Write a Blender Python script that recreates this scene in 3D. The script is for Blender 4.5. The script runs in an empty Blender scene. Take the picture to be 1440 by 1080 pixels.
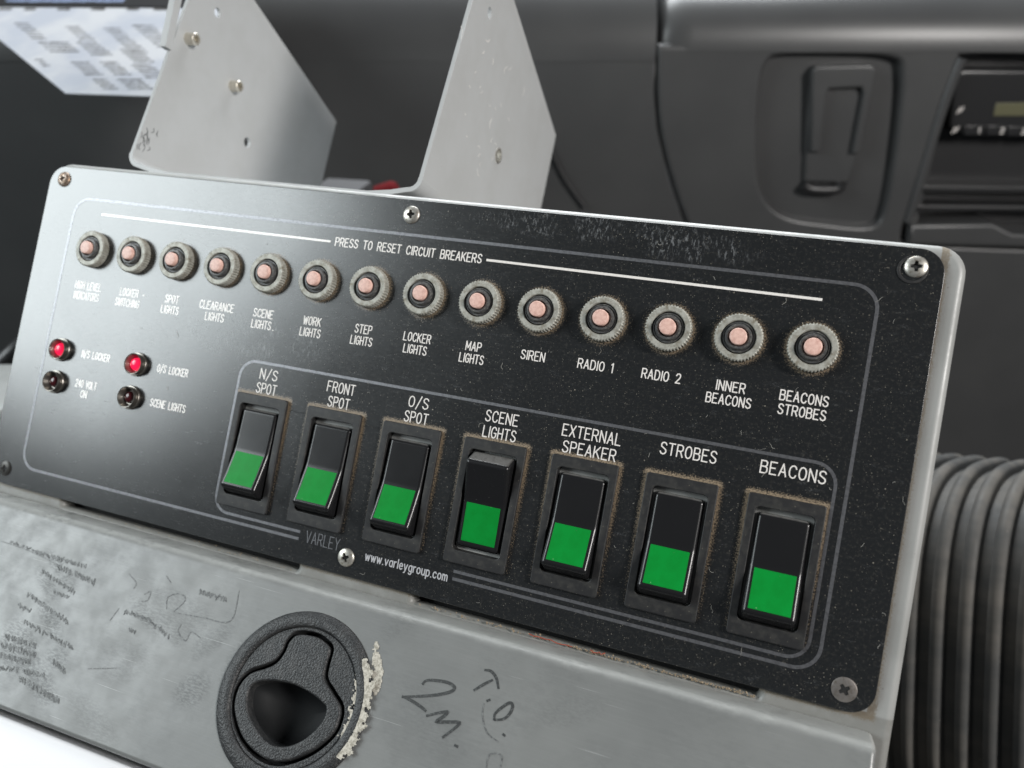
import bpy, bmesh, math, random
from mathutils import Vector, Matrix, noise

random.seed(7)
S = bpy.context.scene
COL = S.collection
PI = math.pi
rad = math.radians

# ------------------------------------------------------------------ camera
PITCH = 29.0
CAM_LOC = Vector((0.0, 0.0, 1.25))
cam_data = bpy.data.cameras.new('camera')
cam = bpy.data.objects.new('camera', cam_data)
COL.objects.link(cam)
F_PX = 1133.97
cam_data.sensor_width = 36.0
cam_data.lens = F_PX / 1440.0 * 36.0
cam_data.clip_start = 0.01
cam_data.clip_end = 50.0
cam.location = CAM_LOC
cam.rotation_euler = (rad(90 - PITCH), 0, 0)
cam_data.dof.use_dof = True
cam_data.dof.focus_distance = 0.272
cam_data.dof.aperture_fstop = 10.0
S.camera = cam
CAM = Matrix.Translation(CAM_LOC) @ Matrix.Rotation(rad(90 - PITCH), 4, 'X')

# frame of the sloping console face: x along it, y up it, z out of it (millimetres / 1000)
RP = Matrix(((0.93378342, -0.18055172, 0.3089492),
             (0.15872781, 0.98278031, 0.09459571),
             (-0.3207086, -0.03929308, 0.94636253)))
B3 = Matrix(((1, 0, 0), (0, -1, 0), (0, 0, -1)))
RL = B3 @ RP @ B3
PANEL = CAM @ (Matrix.Translation(Vector((-0.18708507, 0.08008610, -0.34674865))) @ RL.to_4x4())
PINV = PANEL.inverted()
TH = rad(21.86)                                   # the drawer front leans out by this much
LID = PANEL @ (Matrix.Translation((0, -0.1305, 0.011)) @ Matrix.Rotation(-TH, 4, 'X'))

# ------------------------------------------------------------------ world, lamps, exposure
W = bpy.data.worlds.new("World")
S.world = W
W.use_nodes = True
bg = W.node_tree.nodes['Background']
bg.inputs[0].default_value = (0.86, 0.93, 1.0, 1)
bg.inputs[1].default_value = 0.065
S.view_settings.view_transform = 'Standard'
S.view_settings.look = 'None'
S.view_settings.gamma = 1.0
S.view_settings.exposure = 0.15
S.view_settings.use_curve_mapping = False


def lamp(name, loc, target, sx, sy, power, col):
    d = bpy.data.lights.new(name, 'AREA')
    d.shape = 'RECTANGLE'
    d.size, d.size_y, d.energy, d.color = sx, sy, power, col
    o = bpy.data.objects.new(name, d)
    COL.objects.link(o)
    o.location = loc
    o.rotation_euler = (Vector(target) - Vector(loc)).to_track_quat('-Z', 'Y').to_euler()
    return o


PC = PANEL @ Vector((0.16, -0.06, 0))
# daylight through the windscreen, the left door window and the right door window
lamp('windscreen_light', PC + Vector((0.10, 0.98, 0.98)), PC, 1.0, 0.6, 31, (0.93, 0.97, 1.0))
LREF = PANEL @ Vector((-0.02, -0.05, 0)) + (PANEL.to_3x3() @ Vector((-0.305, 0.088, 0.263))).normalized() * 1.25
lamp('left_window_light', LREF, PANEL @ Vector((0.02, -0.05, 0)), 0.80, 0.72, 15.5, (0.90, 0.98, 1.0))
RLT = PC + (PANEL.to_3x3() @ Vector((0.143, 0.038, 0.078))).normalized() * 1.5
lamp('right_window_light', RLT, PC, 0.17, 0.36, 19, (1.0, 0.97, 0.94))

# ------------------------------------------------------------------ helpers


def tag(o, label=None, cat=None, group=None, kind=None):
    for k, v in (('label', label), ('category', cat), ('group', group), ('kind', kind)):
        if v:
            o[k] = v
    return o


def empty(name, mat, label, cat, group=None):
    o = bpy.data.objects.new(name, None)
    o.empty_display_size = 0.01
    COL.objects.link(o)
    o.matrix_world = mat
    return tag(o, label, cat, group)


def place(name, me, parent=None, world=None, local=None):
    o = bpy.data.objects.new(name, me)
    COL.objects.link(o)
    if parent is not None:
        o.parent = parent
    if local is not None:
        o.matrix_local = local
    elif world is not None:
        o.matrix_world = world
    return o


def mesh(name, verts, faces, mat=None, smooth=False, angle=None):
    me = bpy.data.meshes.new(name)
    me.from_pydata([tuple(v) for v in verts], [], faces)
    me.validate()
    bm = bmesh.new()
    bm.from_mesh(me)
    bmesh.ops.recalc_face_normals(bm, faces=bm.faces)
    bm.to_mesh(me)
    bm.free()
    if mat:
        me.materials.append(mat)
    if smooth:
        for p in me.polygons:
            p.use_smooth = True
        if angle:
            sharp(me, angle)
    return me


def sharp(me, angle):
    bm = bmesh.new()
    bm.from_mesh(me)
    for e in bm.edges:
        if len(e.link_faces) == 2 and e.calc_face_angle(0) > angle:
            e.smooth = False
    for f in bm.faces:
        f.smooth = True
    bm.to_mesh(me)
    bm.free()


def baked(name, me, mods, mat=None, smooth=True, angle=rad(40)):
    """evaluate modifiers on a temporary object and return the finished mesh"""
    o = bpy.data.objects.new('temp', me)
    COL.objects.link(o)
    for typ, kw in mods:
        m = o.modifiers.new(typ, typ)
        for k, v in kw.items():
            setattr(m, k, v)
    dg = bpy.context.evaluated_depsgraph_get()
    out = bpy.data.meshes.new_from_object(o.evaluated_get(dg))
    out.name = name
    bpy.data.objects.remove(o)
    out.materials.clear()
    if mat:
        out.materials.append(mat)
    if smooth:
        sharp(out, angle)
        out = weighted(out)
    return out


def weighted(me):
    """face-weighted normals, so that large flats stay flat beside their rounded edges"""
    o = bpy.data.objects.new('temp', me)
    COL.objects.link(o)
    md = o.modifiers.new('w', 'WEIGHTED_NORMAL')
    md.keep_sharp = True
    md.weight = 100
    dg = bpy.context.evaluated_depsgraph_get()
    out = bpy.data.meshes.new_from_object(o.evaluated_get(dg))
    out.name = me.name
    bpy.data.objects.remove(o)
    return out


def flat_shape(name, loops, h0, h1, mat, bevel=0.0, seg=2, res=1):
    """a plate between heights h0 and h1 (mm) from closed 2D loops (mm); inner loops are holes"""
    cu = bpy.data.curves.new(name, 'CURVE')
    cu.dimensions = '2D'
    cu.fill_mode = 'BOTH'
    for lp in loops:
        sp = cu.splines.new('POLY')
        sp.points.add(len(lp) - 1)
        for p, q in zip(sp.points, lp):
            p.co = (q[0], q[1], 0, 1)
        sp.use_cyclic_u = True
    cu.extrude = max((h1 - h0) / 2 - bevel, 0.0)
    cu.bevel_depth = bevel
    cu.bevel_resolution = seg
    cu.offset = -bevel
    o = bpy.data.objects.new('temp', cu)
    COL.objects.link(o)
    dg = bpy.context.evaluated_depsgraph_get()
    me = bpy.data.meshes.new_from_object(o.evaluated_get(dg))
    me.name = name
    bpy.data.objects.remove(o)
    bpy.data.curves.remove(cu)
    for v in me.vertices:
        v.co = Vector((v.co.x, v.co.y, v.co.z + (h0 + h1) / 2)) * 0.001
    me.materials.clear()
    bm = bmesh.new()
    bm.from_mesh(me)
    bmesh.ops.remove_doubles(bm, verts=bm.verts, dist=1e-7)
    bmesh.ops.recalc_face_normals(bm, faces=bm.faces)
    bm.to_mesh(me)
    bm.free()
    if mat:
        me.materials.append(mat)
    sharp(me, rad(50))
    return weighted(me)


def rrect(x0, y0, x1, y1, r, n=6):
    pts = []
    for cx, cy, a0 in ((x1 - r, y1 - r, 0), (x0 + r, y1 - r, 90), (x0 + r, y0 + r, 180), (x1 - r, y0 + r, 270)):
        for i in range(n + 1):
            a = rad(a0 + 90 * i / n)
            pts.append((cx + r * math.cos(a), cy + r * math.sin(a)))
    return pts


def circle(cx, cy, r, n=64):
    return [(cx + r * math.cos(2 * PI * i / n), cy + r * math.sin(2 * PI * i / n)) for i in range(n)]


def lathe(name, prof, n, mat, knurl=None, angle=rad(35), close=False):
    """profile of (radius, height) in mm; knurl = (first, last profile index, depth)"""
    vs, fs = [], []
    m = len(prof)
    for i in range(n):
        a = 2 * PI * i / n
        for j, (r, z) in enumerate(prof):
            if knurl and knurl[0] <= j <= knurl[1]:
                r = r - (knurl[2] if i % 2 else 0)
            vs.append((r * math.cos(a) * .001, r * math.sin(a) * .001, z * .001))
    for i in range(n):
        k = (i + 1) % n
        for j in range(m - 1 if not close else m):
            jj = (j + 1) % m
            fs.append((i * m + j, k * m + j, k * m + jj, i * m + jj))
    me = mesh(name, vs, fs, mat)
    bm = bmesh.new()
    bm.from_mesh(me)
    bmesh.ops.remove_doubles(bm, verts=bm.verts, dist=1e-7)
    bm.to_mesh(me)
    bm.free()
    sharp(me, angle)
    return me


def smooth_path(pts, n=6, closed=False):
    out = []
    m = len(pts)
    segs = m if closed else m - 1
    for i in range(segs):
        g = (lambda k: Vector(pts[k % m])) if closed else (lambda k: Vector(pts[min(max(k, 0), m - 1)]))
        p0, p1, p2, p3 = g(i - 1), g(i), g(i + 1), g(i + 2)
        for k in range(n):
            t = k / n
            out.append(0.5 * ((2 * p1) + (-p0 + p2) * t + (2 * p0 - 5 * p1 + 4 * p2 - p3) * t * t
                              + (-p0 + 3 * p1 - 3 * p2 + p3) * t ** 3))
    if not closed:
        out.append(Vector(pts[-1]))
    return out


def ribbon(V, Fc, pts, w, z, closed=False, taper=False, thick=0.05):
    """a mitred raised strip (mm) laid along 2D points: top face and side walls"""
    P = [Vector((p[0], p[1])) for p in pts]
    n = len(P)
    b = len(V)
    for i in range(n):
        if closed:
            d0, d1 = (P[i] - P[i - 1]), (P[(i + 1) % n] - P[i])
        else:
            d0 = P[i] - P[i - 1] if i else P[1] - P[0]
            d1 = P[i + 1] - P[i] if i < n - 1 else P[i] - P[i - 1]
        d0 = d0.normalized() if d0.length > 1e-9 else Vector((1, 0))
        d1 = d1.normalized() if d1.length > 1e-9 else d0
        n0, n1 = Vector((-d0.y, d0.x)), Vector((-d1.y, d1.x))
        mm = n0 + n1
        mm = mm.normalized() if mm.length > 1e-6 else n0
        k = min(1 / max(mm.dot(n0), .25), 1.6)
        hw = w / 2 * k
        if taper:
            tt = i / (n - 1)
            hw *= 0.45 + 0.55 * math.sin(PI * min(max(tt, .08), .92)) ** .5
        q = P[i]
        if not closed and i == 0:
            q = q - d1 * w * .35
        if not closed and i == n - 1:
            q = q + d0 * w * .35
        for s, zz in ((-1, z - thick), (-1, z), (1, z), (1, z - thick)):
            c = q + mm * hw * s
            V.append((c.x * .001, c.y * .001, zz * .001))
    for i in range(n if closed else n - 1):
        j = (i + 1) % n
        for k in range(3):
            Fc.append((b + i * 4 + k, b + j * 4 + k, b + j * 4 + k + 1, b + i * 4 + k + 1))
    if not closed:
        Fc.append((b, b + 1, b + 2, b + 3))
        e = b + (n - 1) * 4
        Fc.append((e + 3, e + 2, e + 1, e))


def tube(name, pts, r, mat, n=10, ry=None):
    """a round bar through 3D points (metres)"""
    P = [Vector(p) for p in pts]
    vs, fs = [], []
    up = Vector((0.1, 0.3, 1)).normalized()
    for i, p in enumerate(P):
        d = (P[min(i + 1, len(P) - 1)] - P[max(i - 1, 0)]).normalized()
        s = d.cross(up).normalized()
        u = s.cross(d)
        for k in range(n):
            a = 2 * PI * k / n
            vs.append(p + s * math.cos(a) * r + u * math.sin(a) * (ry or r))
    for i in range(len(P) - 1):
        for k in range(n):
            fs.append((i * n + k, i * n + (k + 1) % n, (i + 1) * n + (k + 1) % n, (i + 1) * n + k))
    fs.append(tuple(range(n)))
    fs.append(tuple((len(P) - 1) * n + k for k in range(n)))
    return mesh(name, vs, fs, mat, True, rad(50))


def box_mesh(name, x0, y0, z0, x1, y1, z1, mat, bevel=0.0, seg=2):
    v = [(x, y, z) for x in (x0, x1) for y in (y0, y1) for z in (z0, z1)]
    f = [(0, 1, 3, 2), (4, 6, 7, 5), (0, 4, 5, 1), (2, 3, 7, 6), (0, 2, 6, 4), (1, 5, 7, 3)]
    me = mesh(name, v, f, mat)
    if bevel:
        me = baked(name, me, [('BEVEL', dict(width=bevel, segments=seg))], mat)
    return me


def mm(v):
    return Vector(v) * 0.001


def T(x, y, z=0.0):
    return Matrix.Translation(Vector((x, y, z)) * 0.001)


# ------------------------------------------------------------------ materials
class Mat:
    def __init__(self, name, col=(.5, .5, .5), rough=.5, metal=0.0, spec=.5, coat=0.0, coat_rough=.1):
        self.m = bpy.data.materials.new(name)
        self.m.use_nodes = True
        self.nt = self.m.node_tree
        self.b = self.nt.nodes['Principled BSDF']
        self.b.inputs['Base Color'].default_value = (*col, 1)
        self.b.inputs['Roughness'].default_value = rough
        self.b.inputs['Metallic'].default_value = metal
        self.b.inputs['Specular IOR Level'].default_value = spec
        self.b.inputs['Coat Weight'].default_value = coat
        self.b.inputs['Coat Roughness'].default_value = coat_rough
        self.coord = None

    def n(self, typ, **kw):
        nd = self.nt.nodes.new(typ)
        for k, v in kw.items():
            if k.startswith('i_'):
                key = k[2:]
                key = int(key) if key.isdigit() else key.replace('_', ' ')
                nd.inputs[key].default_value = v
            else:
                setattr(nd, k, v)
        return nd

    def link(self, a, b):
        self.nt.links.new(a, b)

    def obj(self):
        if self.coord is None:
            c = self.n('ShaderNodeTexCoord')
            s = self.n('ShaderNodeVectorMath', operation='SCALE')
            s.inputs['Scale'].default_value = 1000.0
            self.link(c.outputs['Object'], s.inputs[0])
            self.coord = s.outputs[0]
        return self.coord

    def math(self, op, a, b=None, c=None, clamp=False):
        nd = self.n('ShaderNodeMath', operation=op, use_clamp=clamp)
        for i, v in enumerate((a, b, c)):
            if v is None:
                continue
            if isinstance(v, (int, float)):
                nd.inputs[i].default_value = v
            else:
                self.link(v, nd.inputs[i])
        return nd.outputs[0]

    def noise(self, scale, detail=3, rough=.55, stretch=None, rot=0.0, offset=None):
        """noise in millimetre coordinates; scale = cycles per mm"""
        v = self.obj()
        if stretch or rot or offset:
            mp = self.n('ShaderNodeMapping')
            mp.inputs['Scale'].default_value = stretch or (1, 1, 1)
            mp.inputs['Rotation'].default_value = (0, 0, rot)
            mp.inputs['Location'].default_value = offset or (0, 0, 0)
            self.link(v, mp.inputs['Vector'])
            v = mp.outputs[0]
        t = self.n('ShaderNodeTexNoise')
        t.inputs['Scale'].default_value = scale
        t.inputs['Detail'].default_value = detail
        t.inputs['Roughness'].default_value = rough
        self.link(v, t.inputs['Vector'])
        return t.outputs['Fac']

    def ramp(self, x, a, b, lo=0.0, hi=1.0):
        r = self.n('ShaderNodeMapRange', interpolation_type='SMOOTHSTEP')
        r.inputs['From Min'].default_value = a
        r.inputs['From Max'].default_value = b
        r.inputs['To Min'].default_value = lo
        r.inputs['To Max'].default_value = hi
        self.link(x, r.inputs['Value'])
        return r.outputs[0]

    def mix(self, fac, a, b):
        nd = self.n('ShaderNodeMix', data_type='RGBA')
        for k, v in ((0, fac), (6, a), (7, b)):
            if isinstance(v, (int, float)):
                nd.inputs[k].default_value = v
            elif isinstance(v, tuple):
                nd.inputs[k].default_value = (*v, 1)
            else:
                self.link(v, nd.inputs[k])
        return nd.outputs[2]

    def color(self, x):
        self.link(x, self.b.inputs['Base Color'])

    def rough(self, x):
        self.link(x, self.b.inputs['Roughness'])

    def bump(self, h, dist, strength=1.0):
        nd = self.n('ShaderNodeBump')
        nd.inputs['Strength'].default_value = strength
        nd.inputs['Distance'].default_value = dist
        self.link(h, nd.inputs['Height'])
        self.link(nd.outputs[0], self.b.inputs['Normal'])

    def xyz(self):
        s = self.n('ShaderNodeSeparateXYZ')
        self.link(self.obj(), s.inputs[0])
        return s.outputs[0], s.outputs[1], s.outputs[2]

    def specks(self, cell, size, keep):
        """sparse round dust specks: cell in mm, size as a part of a cell, keep = share of cells"""
        v = self.n('ShaderNodeTexVoronoi')
        v.inputs['Scale'].default_value = 1 / cell
        self.link(self.obj(), v.inputs['Vector'])
        s = self.n('ShaderNodeSeparateColor')
        self.link(v.outputs['Color'], s.inputs[0])
        gate = self.math('LESS_THAN', s.outputs[0], keep)
        sz = self.math('MULTIPLY', s.outputs[1], size)
        dot = self.math('LESS_THAN', v.outputs['Distance'], sz)
        br = self.math('MULTIPLY_ADD', s.outputs[2], .7, .3)
        return self.math('MULTIPLY', self.math('MULTIPLY', gate, dot), br)


# black anodised face plate with dust, wipe marks and grime round the fittings
m = Mat('black_plate', (.012, .013, .014), .3, 0, 1.0)
X, Y, Z = m.xyz()
wipe = m.noise(.16, 4, .6, (1.0, 3.2, 1), rad(-28))
fine = m.noise(1.4, 3, .6, (1, 4.5, 1), rad(-20))
big = m.noise(.022, 3, .6)
scuff = m.math('MULTIPLY', m.ramp(wipe, .56, .74), m.ramp(fine, .48, .64))
# scuffed patch near the top edge, a smear between the left labels and the rockers
def blob(mt, cx, cy, rx, ry):
    a = mt.math('DIVIDE', mt.math('SUBTRACT', X, cx), rx)
    b = mt.math('DIVIDE', mt.math('SUBTRACT', Y, cy), ry)
    return mt.ramp(mt.math('ADD', mt.math('MULTIPLY', a, a), mt.math('MULTIPLY', b, b)), 0.0, 1.0, 1.0, 0.0)
patch = m.math('ADD', m.math('ADD', blob(m, 228, 9, 52, 6), blob(m, 262, 6, 26, 6)), m.math('MULTIPLY', blob(m, 100, -47, 38, 11), 1.0), clamp=True)
scr = m.math('MULTIPLY', m.ramp(m.noise(.55, 5, .75, (1.8, .7, 1), rad(35)), .50, .66), m.ramp(m.noise(.09, 3, .6), .38, .6))
scuffs = m.math('ADD', m.math('MULTIPLY', scuff, .22), m.math('MULTIPLY', m.math('MULTIPLY', patch, scr), .6), clamp=True)
# grime round breakers
bx = m.math('SUBTRACT', m.math('FLOORED_MODULO', m.math('ADD', X, -16.1 + 11.06), 22.12), 11.06)
by = m.math('ADD', Y, 21.4)
bd = m.math('SQRT', m.math('ADD', m.math('MULTIPLY', bx, bx), m.math('MULTIPLY', by, by)))
halo = m.math('MULTIPLY', m.ramp(bd, 7.2, 10.6, 1.0, 0.0), m.math('LESS_THAN', X, 316.0))
# grime round rockers
sx = m.math('SUBTRACT', m.math('FLOORED_MODULO', m.math('ADD', X, -112.2 + 15.97), 31.94), 15.97)
qx = m.math('MAXIMUM', m.math('SUBTRACT', m.math('ABSOLUTE', sx), 11.35), 0.0)
qy = m.math('MAXIMUM', m.math('SUBTRACT', m.math('ABSOLUTE', m.math('ADD', Y, 89.9)), 21.75), 0.0)
sd = m.math('SQRT', m.math('ADD', m.math('MULTIPLY', qx, qx), m.math('MULTIPLY', qy, qy)))
gate = m.math('MULTIPLY', m.math('MULTIPLY', m.math('GREATER_THAN', X, 97.0), m.math('LESS_THAN', X, 318.0)), m.math('GREATER_THAN', Y, -110.5))
halo2 = m.math('MULTIPLY', m.ramp(sd, 0.2, 3.0, 1.0, 0.0), gate)
halo2 = m.math('MULTIPLY', halo2, m.ramp(Y, -112, -72, .55, 1.1))
hal = m.math('MAXIMUM', m.math('MULTIPLY', halo, m.ramp(X, 5, 110, .25, 1.0)), halo2)
grain = m.noise(1.9, 3, .75)
grime = m.ramp(m.math('ADD', m.math('MULTIPLY', hal, .34), m.math('MULTIPLY', grain, .9)), .64, .90)
grime = m.math('MULTIPLY', grime, m.ramp(hal, .0, .25))
dx = m.ramp(X, 40, 190, .12, 1.0)
dens = m.ramp(m.noise(.05, 3, .6, None, 0, (3, 9, 0)), .35, .65, .25, 1.0)
sp1 = m.math('MULTIPLY', m.specks(.62, .30, .5), m.math('MULTIPLY', dx, dens))
sp2 = m.math('MULTIPLY', m.specks(1.7, .15, .40), m.math('MULTIPLY', dx, dens))
film = m.math('MULTIPLY', m.ramp(m.noise(.9, 5, .75), .5, .75), m.math('MULTIPLY', dx, .07))
spk = m.math('MAXIMUM', m.math('MAXIMUM', m.math('MULTIPLY', sp1, .34), m.math('MULTIPLY', sp2, .5)), film, clamp=True)
c = m.mix(scuffs, (.011, .012, .013), (.30, .31, .32))
c = m.mix(m.math('MULTIPLY', grime, .85), c, (.33, .245, .155))
c = m.mix(spk, c, (.50, .45, .36))
m.color(c)
rg = m.math('ADD', m.math('ADD', m.ramp(big, .3, .7, .215, .245), m.math('MULTIPLY', m.ramp(m.noise(.9, 4, .7, (.35, 2.2, 1), rad(-12)), .35, .7), .035)), m.math('MULTIPLY', m.math('MAXIMUM', m.math('MAXIMUM', scuffs, grime), spk), .35), clamp=True)
m.rough(rg)
m.bump(m.noise(.9, 4, .6, (.5, 2.2, 1), rad(-12)), .00003, .3)
M_PLATE = m.m

m = Mat('white_engraving', (.78, .74, .70), .25, 0, 1.0)
m.color(m.mix(m.ramp(m.noise(1.2, 3), .35, .7), (.90, .86, .82), (.78, .74, .70)))
M_WHITE = m.m
m = Mat('grey_engraving', (.36, .36, .40), .40, .75)
m.color(m.mix(m.ramp(m.noise(.9, 4, .7), .4, .7), (.235, .236, .25), (.15, .15, .16)))
M_LINE = m.m
m = Mat('thin_grey_lettering', (.50, .50, .52), .4, .1)
M_THIN = m.m

m = Mat('dusty_zinc', (.42, .41, .37), .55, .25)
sp = m.specks(.5, .3, .5)
c = m.mix(m.ramp(m.noise(.7, 4, .7), .4, .65), (.44, .435, .39), (.32, .31, .27))
c = m.mix(m.math('MULTIPLY', m.ramp(m.noise(.33, 4, .7, None, 0, (5, 2, 0)), .50, .68), .7), c, (.17, .145, .10))
m.color(m.mix(m.math('MULTIPLY', sp, .6), c, (.62, .58, .48)))
m.bump(m.noise(2.5, 3), .00005, .4)
M_NUT = m.m
m = Mat('dark_sleeve', (.05, .05, .052), .42)
m.color(m.mix(m.ramp(m.noise(1.2, 4, .7), .45, .7), (.06, .06, .062), (.17, .165, .15)))
M_SLEEVE = m.m
m = Mat('pink_button', (.72, .40, .35), .45)
m.color(m.mix(m.ramp(m.noise(.55, 4, .65), .38, .68), (.80, .53, .45), (.62, .37, .31)))
M_PINK = m.m

m = Mat('bezel_plastic', (.028, .028, .029), .48)
sp = m.math('MULTIPLY', m.specks(.8, .18, .25), .4)
c = m.mix(m.ramp(m.noise(.35, 4, .6), .42, .7), (.018, .018, .019), (.036, .035, .033))
m.color(m.mix(sp, c, (.42, .38, .30)))
m.bump(m.noise(3.0, 3), .00004, .5)
M_BEZEL = m.m
m = Mat('rocker_plastic', (.010, .010, .011), .2, 0, .42)
sp = m.math('MULTIPLY', m.specks(1.5, .12, .2), .6)
tcn = m.n('ShaderNodeTexCoord')
sxn = m.n('ShaderNodeSeparateXYZ')
m.link(tcn.outputs['Normal'], sxn.inputs[0])
dust_highlight = m.math('MULTIPLY', m.ramp(sxn.outputs[1], .55, .92), m.ramp(m.noise(.5, 4, .6), .2, .6, .6, 1.0))  # dust on upward faces, also painting the highlights along their top edges
cr_ = m.mix(dust_highlight, (.012, .012, .013), (.17, .166, .16))
m.color(m.mix(sp, cr_, (.4, .4, .38)))
m.rough(m.ramp(m.noise(.08, 2, .5), .3, .7, .24, .28))
M_ROCKER = m.m
m = Mat('green_lens', (.004, .30, .035), .34, 0, .12)
c = m.mix(m.ramp(m.noise(.22, 3, .6), .35, .7), (.004, .255, .036), (.004, .225, .03))
m.color(m.mix(m.math('MULTIPLY', m.specks(1.3, .14, .2), .5), c, (.5, .6, .45)))
m.bump(m.noise(.8, 3), .00006, .35)
M_GREEN = m.m

m = Mat('lamp_metal', (.22, .205, .185), .32, .85)
M_LAMPBODY = m.m
m = Mat('lit_red_lens', (.7, .01, .05), .18)
m.b.inputs['Emission Color'].default_value = (1, .012, .07, 1)
m.b.inputs['Emission Strength'].default_value = .75
M_RED = m.m
m = Mat('unlit_red_lens', (.05, .008, .01), .12)
M_DARKRED = m.m
m = Mat('screw_steel', (.62, .60, .56), .38, .8)
m.color(m.mix(m.ramp(m.noise(.9, 4, .7), .45, .7), (.60, .58, .53), (.40, .36, .30)))
M_SCREW = m.m
m = Mat('rusty_screw', (.45, .33, .24), .4, .7)
m.color(m.mix(m.ramp(m.noise(.8, 4, .7), .42, .62), (.55, .46, .39), (.27, .17, .10)))
M_RUST = m.m
m = Mat('dull_steel', (.35, .32, .30), .4, .8)
m.color(m.mix(m.ramp(m.noise(.9, 4, .7), .45, .7), (.37, .34, .32), (.25, .22, .19)))
M_DULL = m.m

M_TARNISH = Mat('tarnished_screw', (.05, .048, .045), .4, .6).m

# grey painted sheet metal
m = Mat('grey_painted_metal', (.40, .41, .40), .42)
c = m.mix(m.ramp(m.noise(.06, 4, .6), .35, .7), (.345, .35, .34), (.285, .29, .28))
c = m.mix(m.math('MULTIPLY', m.specks(2.6, .14, .3), .8), c, (.1, .09, .075))
X, Y, Z = m.xyz()
# grit lodged against the edge of the black plate
ex = m.math('MAXIMUM', m.math('SUBTRACT', X, 336.2), m.math('SUBTRACT', -126.0, Y))
near = m.math('MULTIPLY', m.ramp(ex, .1, 3.2, 1.0, 0.0), m.math('GREATER_THAN', ex, -1.0))
grit = m.ramp(m.math('ADD', m.math('MULTIPLY', near, .5), m.noise(2.6, 3, .7)), .72, .98)
soil_shade = m.math('MULTIPLY', m.math('MULTIPLY', m.ramp(Y, -131, -126, .9, 1.0), m.ramp(Y, -125, -126, 0.0, 1.0)), m.ramp(m.noise(.18, 4, .6), .2, .6, .5, 1.0))  # grime together with painted crease shade below the black plate
c = m.mix(m.math('MULTIPLY', soil_shade, .55), c, (.13, .125, .11))
c = m.mix(m.math('MULTIPLY', m.math('MULTIPLY', grit, m.ramp(near, 0, .2)), .8), c, (.17, .135, .09))
m.color(c)
m.rough(m.ramp(m.noise(.12, 4, .6), .3, .7, .34, .5))
m.bump(m.noise(.5, 4), .00008, .3)
M_GREY = m.m

m = Mat('worn_grey_drawer', (.33, .345, .34), .42)
X, Y, Z = m.xyz()
st = m.noise(.045, 5, .65)
st2 = m.noise(.28, 5, .7, (1, 2.2, 1), rad(35))
st3 = m.noise(.13, 4, .6, (1, 1, 1), 0, (40, 12, 0))
leftness = m.ramp(X, 40, 150, 1.0, .45)
stain = m.math('MULTIPLY', m.math('MULTIPLY', m.ramp(st, .42, .62), m.ramp(st2, .40, .62)), leftness)
shaded = m.ramp(m.math('ADD', Y, m.math('MULTIPLY', st, 5.0)), 0.0, 4.0, 1.0, 0.0)  # painted shade: front face darker in colour, ledge paler as if lit
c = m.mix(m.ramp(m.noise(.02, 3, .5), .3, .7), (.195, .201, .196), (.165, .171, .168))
c = m.mix(shaded, (.43, .44, .425), c)
c = m.mix(m.math('MULTIPLY', stain, .55), c, (.12, .125, .125))
def smear(mt, cx, cy, rx, ry, a):
    ca, sa = math.cos(a), math.sin(a)
    ux, uy = mt.math('SUBTRACT', X, cx), mt.math('SUBTRACT', Y, cy)
    p = mt.math('DIVIDE', mt.math('ADD', mt.math('MULTIPLY', ux, ca), mt.math('MULTIPLY', uy, sa)), rx)
    q = mt.math('DIVIDE', mt.math('SUBTRACT', mt.math('MULTIPLY', uy, ca), mt.math('MULTIPLY', ux, sa)), ry)
    return mt.ramp(mt.math('ADD', mt.math('MULTIPLY', p, p), mt.math('MULTIPLY', q, q)), .1, 1.0, 1.0, 0.0)
smask = None
SMEARS = []                                        # filled below, once the drawer frame is known
M_DRAWER_B = m
M_DRAWER = m.m
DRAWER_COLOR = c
DRAWER_XYZ = (X, Y)

m = Mat('bracket_grey', (.50, .51, .51), .5)
c = m.mix(m.ramp(m.noise(.05, 4, .6), .35, .7), (.43, .437, .437), (.405, .41, .406))
c = m.mix(m.math('MULTIPLY', m.ramp(m.noise(.35, 5, .75, (1, 3, 1), rad(40)), .64, .74), .35), c, (.75, .75, .74))
c = m.mix(m.math('MULTIPLY', m.ramp(m.noise(.25, 5, .75, (3, 1, 1), 0, (7, 3, 1)), .66, .78), .3), c, (.2, .19, .18))
m.color(c)
M_BRACKET = m.m
m = Mat('cap_screw_steel', (.62, .58, .50), .35, .7)
M_CAP = m.m

m = Mat('latch_plastic', (.026, .027, .028), .45)
m.color(m.mix(m.ramp(m.noise(.3, 4, .6), .4, .7), (.024, .025, .026), (.042, .042, .042)))
m.bump(m.noise(1.5, 2, .5), .00042, .85)
M_LATCH = m.m
m = Mat('latch_well', (.010, .011, .012), .7, 0, .3)
M_WELL = m.m
m = Mat('dried_paint', (.62, .58, .48), .75)
m.color(m.mix(m.ramp(m.noise(1.1, 4, .7), .4, .62), (.55, .52, .45), (.30, .28, .23)))
m.bump(m.noise(1.3, 4, .7), .0001, .4)
M_PAINT = m.m
m = Mat('marker_ink', (.045, .047, .047), .5)
a = m.ramp(m.noise(1.4, 4, .7), .30, .52, .45, 1.0)
m.color((lambda f: m.mix(f, (.17, .18, .178), (.035, .037, .037)))(a))
M_INK = m.m
m = Mat('rubbed_marker_ink', (.2, .2, .2), .5)
a = m.ramp(m.noise(.9, 4, .7), .36, .62)
m.color(m.mix(a, (.19, .197, .194), (.085, .088, .088)))
M_FAINT = m.m
m = Mat('slot_dark', (.01, .01, .01), .8)
M_SLOT = m.m
m = Mat('grit', (.26, .19, .12), .8)
m.color(m.mix(m.noise(2.2, 2), (.10, .07, .045), (.50, .40, .28)))
M_GRIT = m.m
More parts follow.
